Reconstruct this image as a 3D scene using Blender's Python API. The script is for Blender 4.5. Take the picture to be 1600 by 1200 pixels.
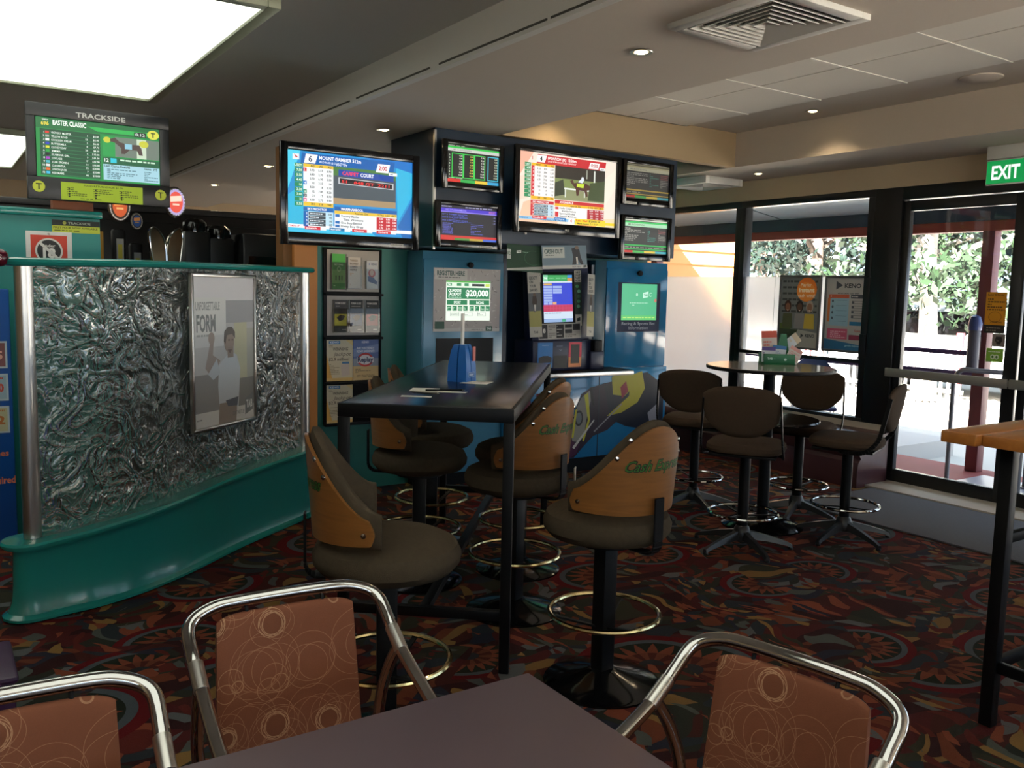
import bpy, bmesh, math, random
from mathutils import Vector, Matrix
random.seed(7)
PI = math.pi
SC = bpy.context.scene
for o in list(bpy.data.objects): bpy.data.objects.remove(o)
COL = SC.collection

# ------------------------------------------------------------------ camera, sky, sun, exposure
def make_camera():
    p, r, y = math.radians(6.147), math.radians(1.333), math.radians(33.724)
    fo = Vector((math.sin(y)*math.cos(p), math.cos(y)*math.cos(p), -math.sin(p)))
    ri = Vector((math.cos(y), -math.sin(y), 0)); up = ri.cross(fo)
    r2 = ri*math.cos(r) + up*math.sin(r); u2 = up*math.cos(r) - ri*math.sin(r)
    cd = bpy.data.cameras.new('camera'); cd.sensor_width = 36; cd.lens = 1366.27*36/1600
    cd.clip_start = .05; cd.clip_end = 300
    co = bpy.data.objects.new('camera', cd); COL.objects.link(co)
    M = Matrix((r2, u2, -fo)).transposed().to_4x4(); M.translation = (0, 0, 1.5)
    co.matrix_world = M; SC.camera = co
make_camera()
SC.view_settings.view_transform = 'Standard'; SC.view_settings.look = 'None'
SC.view_settings.exposure = 0.15; SC.view_settings.gamma = 1.0; SC.view_settings.use_curve_mapping = False
W = bpy.data.worlds.new('sky'); SC.world = W; W.use_nodes = True
_bg = W.node_tree.nodes['Background']; _bg.inputs[0].default_value = (.62, .8, 1, 1); _bg.inputs[1].default_value = 2.4
def light(name, kind, loc, power, color=(1,1,1), rot=(0,0,0), **kw):
    l = bpy.data.lights.new(name, kind); l.energy = power; l.color = color
    for k, v in kw.items(): setattr(l, k, v)
    o = bpy.data.objects.new(name, l); o.location = loc; o.rotation_euler = rot; COL.objects.link(o); return o
_s = light('sun', 'SUN', (0,0,20), 90, (1,.95,.86), angle=.009)
_s.rotation_euler = Vector((.66, .42, -.62)).to_track_quat('-Z', 'Y').to_euler()   # over the building, out across the car park
try:
    SC.cycles.use_denoising = True
    SC.cycles.max_bounces = 8; SC.cycles.transparent_max_bounces = 16; SC.cycles.sample_clamp_indirect = 6
    SC.cycles.caustics_reflective = False; SC.cycles.caustics_refractive = False
except Exception: pass

# ------------------------------------------------------------------ materials
def lin(h):
    h = h.lstrip('#'); c = [int(h[i:i+2], 16)/255 for i in (0, 2, 4)]
    return tuple(x/12.92 if x <= .04045 else ((x+.055)/1.055)**2.4 for x in c) + (1,)
_m = {}
def mat(name, col='#808080', rough=.6, metal=0, emit=0, bump=0, bscale=200, vary=0, vscale=8, spec=.5, coat=0):
    if name in _m: return _m[name]
    m = bpy.data.materials.new(name); m.use_nodes = True; nt = m.node_tree; b = nt.nodes['Principled BSDF']
    c = lin(col); b.inputs['Base Color'].default_value = c; b.inputs['Roughness'].default_value = rough
    b.inputs['Metallic'].default_value = metal; b.inputs['Specular IOR Level'].default_value = spec
    if coat: b.inputs['Coat Weight'].default_value = coat; b.inputs['Coat Roughness'].default_value = .08
    if emit: b.inputs['Emission Color'].default_value = c; b.inputs['Emission Strength'].default_value = emit; b.inputs['Base Color'].default_value = (.01,.01,.01,1)
    if bump or vary:
        tc = nt.nodes.new('ShaderNodeTexCoord'); n = nt.nodes.new('ShaderNodeTexNoise'); n.inputs['Detail'].default_value = 3
        nt.links.new(tc.outputs['Object'], n.inputs['Vector'])
        if bump:
            n.inputs['Scale'].default_value = bscale; bp = nt.nodes.new('ShaderNodeBump'); bp.inputs['Strength'].default_value = bump; bp.inputs['Distance'].default_value = .002
            nt.links.new(n.outputs[0], bp.inputs['Height']); nt.links.new(bp.outputs[0], b.inputs['Normal'])
        if vary:
            n2 = nt.nodes.new('ShaderNodeTexNoise'); n2.inputs['Scale'].default_value = vscale; n2.inputs['Detail'].default_value = 5
            nt.links.new(tc.outputs['Object'], n2.inputs['Vector'])
            mx = nt.nodes.new('ShaderNodeMix'); mx.data_type = 'RGBA'
            mx.inputs[6].default_value = tuple(x*(1-vary) for x in c[:3])+(1,); mx.inputs[7].default_value = tuple(min(1, x*(1+vary)) for x in c[:3])+(1,)
            nt.links.new(n2.outputs[0], mx.inputs[0]); nt.links.new(mx.outputs[2], b.inputs['Base Color'])
    _m[name] = m; return m
class NT:
    """small helper for building node trees"""
    def __init__(s, m): s.nt = m.node_tree; s.b = s.nt.nodes['Principled BSDF']
    def put(s, sock, v):
        if v is None: return
        if hasattr(v, 'is_output'): s.nt.links.new(v, sock)
        elif isinstance(v, tuple) and len(v) == 3 and sock.type == 'RGBA': sock.default_value = v+(1,)
        else: sock.default_value = v
    def math(s, op, a, b=None, c=None):
        n = s.nt.nodes.new('ShaderNodeMath'); n.operation = op
        for i, v in enumerate((a, b, c)):
            if v is not None: s.put(n.inputs[i], v)
        return n.outputs[0]
    def vmath(s, op, a, b=None):
        n = s.nt.nodes.new('ShaderNodeVectorMath'); n.operation = op; s.put(n.inputs[0], a)
        if b is not None: s.put(n.inputs[1], b)
        return n.outputs[1] if op in ('LENGTH', 'DISTANCE', 'DOT_PRODUCT') else n.outputs[0]
    def mix(s, f, a, b):
        n = s.nt.nodes.new('ShaderNodeMix'); n.data_type = 'RGBA'; s.put(n.inputs[0], f); s.put(n.inputs[6], a); s.put(n.inputs[7], b); return n.outputs[2]
    def node(s, t, **kw):
        n = s.nt.nodes.new(t)
        for k, v in kw.items():
            if k in n.inputs: s.put(n.inputs[k], v)
            else: setattr(n, k, v)
        return n
    def xyz(s, v): n = s.nt.nodes.new('ShaderNodeSeparateXYZ'); s.put(n.inputs[0], v); return n.outputs
    def comb(s, x=0., y=0., z=0.):
        n = s.nt.nodes.new('ShaderNodeCombineXYZ')
        for i, v in enumerate((x, y, z)): s.put(n.inputs[i], v)
        return n.outputs[0]
    def ramp(s, f, cols, const=True):
        n = s.nt.nodes.new('ShaderNodeValToRGB'); s.put(n.inputs[0], f); cr = n.color_ramp
        if const: cr.interpolation = 'CONSTANT'
        while len(cr.elements) < len(cols): cr.elements.new(.5)
        for i, (p, c) in enumerate(cols): cr.elements[i].position = p; cr.elements[i].color = lin(c) if isinstance(c, str) else c
        return n.outputs[0]

def carpet_material():
    m = mat('patterned_carpet', '#402020', .95, spec=.1); t = NT(m)
    p = t.node('ShaderNodeTexCoord').outputs['Object']
    wob = t.node('ShaderNodeTexNoise', Scale=2.2, Detail=1.0).outputs['Color']; t.put(wob.node.inputs['Vector'], p)
    pw = t.vmath('ADD', p, t.vmath('MULTIPLY', t.vmath('SUBTRACT', wob, (.5,.5,.5)), (.5,.5,0)))
    # loose angular shards
    v1 = t.node('ShaderNodeTexVoronoi', Scale=8.0); t.put(v1.inputs['Vector'], t.vmath('MULTIPLY', pw, (1, 1.9, 0)))
    h = t.xyz(v1.outputs['Color'])[0]
    shard = t.ramp(h, [(0,'#32191a'),(.15,'#44201c'),(.28,'#2d3029'),(.42,'#6a3a26'),(.5,'#2b3238'),(.62,'#35362a'),(.72,'#4c1e1e'),(.84,'#7a6038'),(.88,'#282b38'),(.95,'#5b6163')])
    v3 = t.node('ShaderNodeTexVoronoi', Scale=15.0); t.put(v3.inputs['Vector'], t.vmath('MULTIPLY', pw, (1.7, .8, 0)))
    h3 = t.xyz(v3.outputs['Color'])[1]
    shard = t.mix(t.math('GREATER_THAN', h3, .78), shard, t.ramp(t.xyz(v3.outputs['Color'])[0], [(0,'#7e4530'),(.4,'#856a3c'),(.55,'#59241f'),(.8,'#4e5653')]))
    # sunburst fans on a jittered lattice
    v2 = t.node('ShaderNodeTexVoronoi', Scale=1.3, Randomness=.85); t.put(v2.inputs['Vector'], t.vmath('MULTIPLY', p, (1,1,0)))
    q = t.vmath('SUBTRACT', p, v2.outputs['Position']); x, y, z = t.xyz(t.vmath('SUBTRACT', t.vmath('MULTIPLY', p, (1,1,0)), v2.outputs['Position']))
    hs = t.xyz(v2.outputs['Color']); rad = t.math('MULTIPLY', t.math('SQRT', t.math('ADD', t.math('MULTIPLY', x, x), t.math('MULTIPLY', t.math('MULTIPLY', y, y), 1.5))), t.math('ADD', .75, t.math('MULTIPLY', hs[1], .5)))
    ang = t.math('ADD', t.math('ARCTAN2', y, x), t.math('MULTIPLY', hs[0], 6.28))
    a2 = t.math('FRACT', t.math('MULTIPLY', ang, 16/6.283))
    tooth = t.math('MULTIPLY', t.math('ABSOLUTE', t.math('SUBTRACT', a2, .5)), 2.0)
    band = t.math('DIVIDE', t.math('SUBTRACT', rad, .12), .1)
    wedge = t.math('GREATER_THAN', tooth, band)
    fan = t.mix(wedge, '#000000' and lin('#22281f'), lin('#74402c'))
    core = t.mix(t.math('GREATER_THAN', t.math('FRACT', t.math('MULTIPLY', ang, 9/6.283)), .5), lin('#4c211c'), lin('#643a28'))
    fan = t.mix(t.math('LESS_THAN', rad, .12), fan, core)
    fan = t.mix(t.math('LESS_THAN', rad, .05), fan, lin('#2c3034'))
    fan = t.mix(t.math('GREATER_THAN', rad, .225), fan, lin('#4a545a'))
    fan = t.mix(t.math('GREATER_THAN', rad, .26), fan, lin('#5a1216'))
    half = t.math('LESS_THAN', t.math('MODULO', t.math('ADD', ang, 12.566), 6.283), 3.3)
    msk = t.math('MULTIPLY', t.math('LESS_THAN', rad, .31), half)
    col = t.mix(msk, shard, fan)
    pile = t.node('ShaderNodeTexNoise', Scale=260.0, Detail=2.0).outputs[0]; t.put(pile.node.inputs['Vector'], p)
    col = t.mix(t.math('MULTIPLY', pile, .5), col, t.vmath('MULTIPLY', col, (.35,.35,.35)))
    col = t.vmath('MULTIPLY', col, (.95, .86, .82))
    t.put(t.b.inputs['Base Color'], col)
    bp = t.node('ShaderNodeBump', Strength=.5, Distance=.004, Height=pile); t.put(t.b.inputs['Normal'], bp.outputs[0])
    return m
def swirl_material():
    m = mat('rust_swirl_fabric', '#8a4a2c', .85, spec=.15); t = NT(m)
    p = t.node('ShaderNodeTexCoord').outputs['Object']; x, y, z = t.xyz(p); base = t.comb(x, z, 0.)
    def rings(scale, shift, specs, w, rnd=.4):
        tot = None
        for off, r0 in specs:
            v = t.node('ShaderNodeTexVoronoi', Scale=scale, Randomness=rnd); t.put(v.inputs['Vector'], t.vmath('ADD', base, (shift[0]+off[0], shift[1]+off[1], 0)))
            l = t.math('LESS_THAN', t.math('ABSOLUTE', t.math('SUBTRACT', v.outputs['Distance'], r0*scale)), w*scale); tot = l if tot is None else t.math('MAXIMUM', tot, l)
        return tot
    R_ = lambda k, a: (a*math.cos(k*2.399), a*math.sin(k*2.399))
    A = rings(9.0, (0, 0), [(R_(k, .004), .0255+.001*(k % 3)) for k in range(5)], .00055)
    B = rings(9.0, (0, 0), [(R_(k, .014), .034+.003*k) for k in range(3)], .0004)
    D = rings(7.3, (1.31, 2.17), [(R_(k, .012), .045+.006*k) for k in range(3)], .0004)
    F = rings(6.1, (3.77, 1.43), [(R_(k, .016), .052+.007*k) for k in range(3)], .0004)
    v = t.node('ShaderNodeTexVoronoi', Scale=9.0, Randomness=.35); t.put(v.inputs['Vector'], base); inner = t.math('LESS_THAN', v.outputs['Distance'], .024*9.0)
    out_ = t.math('SUBTRACT', 1., inner)
    tot = t.math('ADD', t.math('MULTIPLY', A, .8), t.math('MULTIPLY', t.math('MULTIPLY', t.math('MAXIMUM', B, t.math('MAXIMUM', D, F)), out_), .55))
    wv = t.node('ShaderNodeTexNoise', Scale=400.0).outputs[0]; t.put(wv.node.inputs['Vector'], p)
    c = t.mix(t.math('MULTIPLY', inner, .35), lin('#7b4a35'), lin('#633925'))
    c = t.mix(t.math('MULTIPLY', wv, .35), c, lin('#64402e'))
    c = t.mix(t.math('MULTIPLY', t.math('MINIMUM', tot, 1.), .6), c, lin('#c9a07c'))
    t.put(t.b.inputs['Base Color'], c); bp = t.node('ShaderNodeBump', Strength=.3, Distance=.001, Height=wv); t.put(t.b.inputs['Normal'], bp.outputs[0])
    return m
def wood_material(name, a, b, rough=.35, sc=(1.2, 1.2, 14)):
    m = mat(name, a, rough, coat=.3); t = NT(m); p = t.node('ShaderNodeTexCoord').outputs['Object']
    n = t.node('ShaderNodeTexNoise', Scale=5.0, Detail=6.0, Distortion=.6); t.put(n.inputs['Vector'], t.vmath('MULTIPLY', p, sc))
    t.put(t.b.inputs['Base Color'], t.mix(n.outputs[0], lin(a), lin(b))); return m
def glass_material(name='window_glass', tint=(1,1,1), refl=.06):
    m = bpy.data.materials.new(name); m.use_nodes = True; nt = m.node_tree; nt.nodes.remove(nt.nodes['Principled BSDF'])
    out = nt.nodes['Material Output']; tr = nt.nodes.new('ShaderNodeBsdfTransparent'); tr.inputs[0].default_value = tint+(1,)
    gl = nt.nodes.new('ShaderNodeBsdfGlossy'); gl.inputs['Roughness'].default_value = .02
    fr = nt.nodes.new('ShaderNodeFresnel'); fr.inputs[0].default_value = 1.45
    mx = nt.nodes.new('ShaderNodeMixShader'); ge = nt.nodes.new('ShaderNodeNewGeometry'); ml = nt.nodes.new('ShaderNodeMath'); ml.operation = 'MULTIPLY'; iv = nt.nodes.new('ShaderNodeMath'); iv.operation = 'SUBTRACT'; iv.inputs[0].default_value = 1; nt.links.new(ge.outputs['Backfacing'], iv.inputs[1]); nt.links.new(iv.outputs[0], ml.inputs[1]); nt.links.new(fr.outputs[0], ml.inputs[0]); nt.links.new(ml.outputs[0], mx.inputs[0]); nt.links.new(tr.outputs[0], mx.inputs[1]); nt.links.new(gl.outputs[0], mx.inputs[2])
    nt.links.new(mx.outputs[0], out.inputs[0]); _m[name] = m; return m
def frost_material():
    m = bpy.data.materials.new('frosted_film'); m.use_nodes = True; nt = m.node_tree; nt.nodes.remove(nt.nodes['Principled BSDF'])
    out = nt.nodes['Material Output']; tl = nt.nodes.new('ShaderNodeBsdfTranslucent'); tl.inputs[0].default_value = (.93,.93,.93,1)
    df = nt.nodes.new('ShaderNodeBsdfDiffuse'); df.inputs[0].default_value = (.7,.7,.7,1)
    rf = nt.nodes.new('ShaderNodeBsdfRefraction'); rf.inputs['Roughness'].default_value = 1.0; rf.inputs['IOR'].default_value = 1.02
    m1 = nt.nodes.new('ShaderNodeMixShader'); m1.inputs[0].default_value = .12; nt.links.new(tl.outputs[0], m1.inputs[1]); nt.links.new(df.outputs[0], m1.inputs[2])
    m2 = nt.nodes.new('ShaderNodeMixShader'); m2.inputs[0].default_value = .42; nt.links.new(m1.outputs[0], m2.inputs[1]); nt.links.new(rf.outputs[0], m2.inputs[2])
    nt.links.new(m2.outputs[0], out.inputs[0]); return m
def rippled_glass():
    m = mat('rippled_glass', '#c8d4cc', .03, spec=.5); t = NT(m); p = t.node('ShaderNodeTexCoord').outputs['Object']
    b = t.b; b.inputs['Transmission Weight'].default_value = .9; b.inputs['IOR'].default_value = 1.3; b.inputs['Base Color'].default_value = (.6,.66,.6,1)
    n = t.node('ShaderNodeTexNoise', Scale=6.0, Detail=1.6, Roughness=.42, Distortion=1.6); t.put(n.inputs['Vector'], p)
    n2 = t.node('ShaderNodeTexNoise', Scale=13.0, Detail=1.2, Roughness=.5, Distortion=1.6); t.put(n2.inputs['Vector'], p)
    rd = t.math('POWER', t.math('SUBTRACT', 1., t.math('ABSOLUTE', t.math('SUBTRACT', t.math('MULTIPLY', n.outputs[0], 2.), 1.))), 7.)
    rd2 = t.math('POWER', t.math('SUBTRACT', 1., t.math('ABSOLUTE', t.math('SUBTRACT', t.math('MULTIPLY', n2.outputs[0], 2.), 1.))), 9.)
    hgt = t.math('ADD', rd, t.math('MULTIPLY', t.math('MULTIPLY', rd2, n.outputs[0]), .5))
    bp = t.node('ShaderNodeBump', Strength=1.0, Distance=.010, Height=hgt); t.put(b.inputs['Normal'], bp.outputs[0]); t.put(b.inputs['Coat Normal'], bp.outputs[0]); b.inputs['Coat Weight'].default_value = .85; b.inputs['Coat IOR'].default_value = 1.9; b.inputs['Coat Roughness'].default_value = .04; return m

M_carpet = carpet_material(); M_swirl = swirl_material()
M_ply = wood_material('bent_plywood', '#94602e', '#6c451f'); M_orange_wood = wood_material('orange_timber', '#c8823c', '#a4602a', .3, (.6, 8, 8))
M_glass = glass_material(); M_frost = frost_material(); M_ripple = rippled_glass()
M_chrome = mat('chrome', '#b4b2b0', .07, 1); M_brass = mat('worn_brass_chrome', '#c9bb8e', .16, 1); M_steel = mat('brushed_steel', '#c4c0ba', .28, 1)
M_black = mat('black_metal', '#08080a', .5, spec=.22); M_blackgloss = mat('black_gloss_plastic', '#0b0b0d', .12); M_dark = mat('dark_plastic', '#17181b', .35)
M_laminate = mat('black_laminate', '#121820', .22, vary=.15, vscale=40); M_mauve = mat('mauve_laminate', '#58474c', .38, bump=.15, bscale=900)
M_brown = mat('brown_wool_fabric', '#4a4033', .95, bump=.6, bscale=500, vary=.18, vscale=60, spec=.1); M_brown2 = mat('brown_stool_fabric', '#483b30', .95, bump=.5, bscale=500, vary=.12, vscale=60, spec=.1)
M_teal = mat('teal_gloss_paint', '#1c7a72', .22, coat=.4); M_teal2 = mat('teal_wall_paint', '#1b6a63', .4)
M_blue = mat('blue_gloss_laminate', '#2577a8', .12, coat=.5, vary=.35, vscale=1.4); M_navy = mat('dark_navy_laminate', '#12283c', .3)
M_ceil = mat('ceiling_paint', '#cdc2b5', .9); M_ceil_dark = mat('ceiling_paint_grey', '#bdbab4', .9); M_tile = mat('ceiling_tile', '#e2dcd2', .95, bump=.2, bscale=120); M_grid = mat('ceiling_grid_metal', '#d6d2c8', .5)
M_wall = mat('beige_wall_paint', '#c4b092', .85); M_tan = mat('orange_tan_paint', '#c07c3e', .6); M_white = mat('white_paint', '#d8d6d0', .6)
M_frame = mat('dark_window_frame', '#1b1c1e', .3); M_kerb = mat('mauve_kerb_tiles', '#4a3034', .25, vary=.15, vscale=5); M_matting = mat('grey_entrance_mat', '#55565c', .95, bump=.8, bscale=260, vary=.2, vscale=120)
M_sill = mat('threshold_stone', '#b3aca0', .6); M_paper = mat('white_paper', '#dcdad4', .8); M_green = mat('green_card', '#0f6b3a', .4)
M_panel = mat('light_panel_diffuser', '#fbfff0', .5, emit=1.6); M_bulb = mat('downlight_bulb', '#ffdca0', .5, emit=14)

# ------------------------------------------------------------------ mesh builder
class MB:
    def __init__(s): s.v = []; s.f = []; s.m = []; s.xf = None
    def add(s, vs, fs, mi=0, M=None):
        n = len(s.v); M = M or s.xf
        s.v += [tuple(M @ Vector(v)) if M else tuple(v) for v in vs]
        s.f += [tuple(i+n for i in f) for f in fs]; s.m += [mi]*len(fs) if isinstance(mi, int) else list(mi)
        return s
    def box(s, x0, y0, z0, x1, y1, z1, mi=0, bev=0, seg=2, M=None):
        x0, x1 = min(x0, x1), max(x0, x1); y0, y1 = min(y0, y1), max(y0, y1); z0, z1 = min(z0, z1), max(z0, z1)
        bm = bmesh.new(); bmesh.ops.create_cube(bm, size=1)
        for v in bm.verts: v.co = Vector(((x0+x1)/2+v.co.x*(x1-x0), (y0+y1)/2+v.co.y*(y1-y0), (z0+z1)/2+v.co.z*(z1-z0)))
        if bev: bmesh.ops.bevel(bm, geom=list(bm.edges), offset=min(bev, .49*min(x1-x0, y1-y0, z1-z0)), segments=seg, affect='EDGES', profile=.5)
        bm.verts.index_update(); s.add([v.co[:] for v in bm.verts], [[v.index for v in f.verts] for f in bm.faces], mi, M); bm.free(); return s
    def bar(s, a, b, w, h, mi=0, up=(0,0,1), bev=.002):
        a, b = Vector(a), Vector(b); d = (b-a); L = d.length; d.normalize(); u = Vector(up)
        if abs(d.dot(u)) > .98: u = Vector((0,1,0))
        r = d.cross(u).normalized(); u = r.cross(d); M = Matrix((r, d, u)).transposed().to_4x4(); M.translation = a
        if s.xf: M = s.xf @ M
        return s.box(-w/2, 0, -h/2, w/2, L, h/2, mi, bev, 1, M)
    def tube(s, pts, r, seg=10, closed=False, mi=0, cap=True):
        P = [Vector(p) for p in pts]; n = len(P); rs = r if isinstance(r, (list, tuple)) else [r]*n
        vs = []; fs = []; prev = None
        for i in range(n):
            t = (P[(i+1) % n]-P[i-1]) if closed else (P[min(i+1, n-1)]-P[max(i-1, 0)])
            t.normalize()
            if prev is None: a = Vector((0,0,1)) if abs(t.z) < .9 else Vector((1,0,0)); prev = t.cross(a).normalized()
            else: prev = (prev-t*prev.dot(t)); prev.normalize()
            b = t.cross(prev)
            for k in range(seg): q = 2*PI*k/seg; vs.append(P[i]+(prev*math.cos(q)+b*math.sin(q))*rs[i])
        for i in range(n if closed else n-1):
            j = (i+1) % n
            for k in range(seg): l = (k+1) % seg; fs.append((i*seg+k, i*seg+l, j*seg+l, j*seg+k))
        if not closed and cap: fs.append(tuple(range(seg))[::-1]); fs.append(tuple((n-1)*seg+k for k in range(seg)))
        return s.add(vs, fs, mi)
    def ring(s, c, R, r, seg=48, mi=0, sy=1):
        return s.tube([(c[0]+R*math.cos(2*PI*i/seg), c[1]+R*sy*math.sin(2*PI*i/seg), c[2]) for i in range(seg)], r, 8, True, mi)
    def lathe(s, prof, seg=32, c=(0,0,0), mi=0, sx=1, sy=1):
        vs = []; fs = []; n = len(prof)
        for (r, z) in prof:
            for k in range(seg): q = 2*PI*k/seg; vs.append((c[0]+r*sx*math.cos(q), c[1]+r*sy*math.sin(q), c[2]+z))
        for i in range(n-1):
            for k in range(seg): l = (k+1) % seg; fs.append((i*seg+k, i*seg+l, (i+1)*seg+l, (i+1)*seg+k))
        if prof[0][0] > 1e-5: fs.append(tuple(range(seg))[::-1])
        if prof[-1][0] > 1e-5: fs.append(tuple((n-1)*seg+k for k in range(seg)))
        return s.add(vs, fs, mi)
    def cyl(s, c, r, z0, z1, seg=24, mi=0): return s.lathe([(r, z0), (r, z1)], seg, (c[0], c[1], 0), mi)
    def grid(s, fn, nu, nv, mi=0, cu=False, cv=False):
        vs = [fn(i/(nu if cu else nu-1), j/(nv if cv else nv-1)) for i in range(nu) for j in range(nv)]; fs = []
        for i in range(nu if cu else nu-1):
            for j in range(nv if cv else nv-1):
                a = (i+1) % nu; b = (j+1) % nv; fs.append((i*nv+j, a*nv+j, a*nv+b, i*nv+b))
        return s.add(vs, fs, mi)
    def prism(s, poly, z0, z1, mi=0, axis='z'):
        n = len(poly)
        f = {'z': lambda p, z: (p[0], p[1], z), 'y': lambda p, z: (p[0], z, p[1]), 'x': lambda p, z: (z, p[0], p[1])}[axis]
        vs = [f(p, z0) for p in poly]+[f(p, z1) for p in poly]
        fs = [tuple(range(n))[::-1], tuple(range(n, 2*n))]+[(i, (i+1) % n, (i+1) % n+n, i+n) for i in range(n)]
        return s.add(vs, fs, mi)
    def build(s, name, mats, parent=None, loc=None, smooth=True, fix=True, ang=35):
        me = bpy.data.meshes.new(name); me.from_pydata(s.v, [], s.f)
        for m in (mats if isinstance(mats, (list, tuple)) else [mats]): me.materials.append(m)
        for p, mi in zip(me.polygons, s.m): p.material_index = mi
        if fix:
            bm = bmesh.new(); bm.from_mesh(me); bmesh.ops.recalc_face_normals(bm, faces=bm.faces); bm.to_mesh(me); bm.free()
        if smooth:
            me.polygons.foreach_set('use_smooth', [True]*len(me.polygons)); me.set_sharp_from_angle(angle=math.radians(ang))
        me.update(); o = bpy.data.objects.new(name, me); COL.objects.link(o)
        if parent: o.parent = parent
        if loc: o.location = loc
        return o
def tag(o, label=None, cat=None, group=None, kind=None):
    if label: o['label'] = label
    if cat: o['category'] = cat
    if group: o['group'] = group
    if kind: o['kind'] = kind
    return o
def thing(name, label, cat, loc=(0,0,0), rz=0, group=None):
    o = bpy.data.objects.new(name, None); o.empty_display_size = .1; COL.objects.link(o); o.location = loc; o.rotation_euler = (0,0,rz)
    return tag(o, label, cat, group)
def struct(name, mb, m, **kw): return tag(mb.build(name, m, **kw), kind='structure')
def smoothpath(pts, n=6, closed=False):
    P = [Vector(p) for p in pts]; out = []; N = len(P)
    for i in range(N if closed else N-1):
        g = (lambda k: P[k % N]) if closed else (lambda k: P[max(0, min(N-1, k))])
        a, b, c, d = g(i-1), g(i), g(i+1), g(i+2)
        for k in range(n):
            t = k/n; out.append(.5*((2*b)+(c-a)*t+(2*a-5*b+4*c-d)*t*t+(3*b-a-3*c+d)*t**3))
    if not closed: out.append(P[-1])
    return out
def fillet(pts, rad, n=6):
    """polyline with rounded corners"""
    P = [Vector(p) for p in pts]; out = [P[0]]
    for i in range(1, len(P)-1):
        a, b, c = P[i-1], P[i], P[i+1]; r = rad[i-1] if isinstance(rad, (list, tuple)) else rad
        d1 = (a-b).normalized(); d2 = (c-b).normalized(); r = min(r, (a-b).length*.5, (c-b).length*.5)
        p, q = b+d1*r, b+d2*r
        for k in range(n+1): t = k/n; out.append(p*(1-t)**2+b*2*t*(1-t)+q*t*t)
    out.append(P[-1]); return out
def copy_tree(o, parent=None):
    c = o.copy(); COL.objects.link(c); c.parent = parent
    for ch in [x for x in bpy.data.objects if x.parent == o]: copy_tree(ch, c)
    return c
_gc = {}
def glyphs(s, bold=.0):
    k = (s, bold)
    if k not in _gc:
        cu = bpy.data.curves.new('t', 'FONT'); cu.body = s; cu.size = 1; cu.offset = bold; cu.resolution_u = 2
        ob = bpy.data.objects.new('t', cu); me = bpy.data.meshes.new_from_object(ob)
        vs = [(v.co.x, v.co.y) for v in me.vertices]; fs = [tuple(p.vertices) for p in me.polygons]
        bpy.data.objects.remove(ob); bpy.data.curves.remove(cu); bpy.data.meshes.remove(me)
        xs = [v[0] for v in vs] or [0, 1]; x0 = min(xs); w = (max(xs)-x0) or 1
        _gc[k] = ([((x-x0), y) for x, y in vs], fs, w)
    return _gc[k]
_cm = {}
def cmat(mode, c):
    k = (mode, c)
    if k not in _cm:
        n = {'e': 'screen_colour', 'p': 'print_ink', 'g': 'gloss_print', 'd': 'dim_screen_colour'}[mode]
        i = len(_cm)
        if mode == 'e': m = mat(n+str(i), c, .4, emit=1.0)
        elif mode == 'd': m = mat(n+str(i), c, .4, emit=.55)
        elif mode == 'g': m = mat(n+str(i), c, .3, spec=.25)
        else: m = mat(n+str(i), c, .6)
        _cm[k] = m
    return _cm[k]
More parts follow.
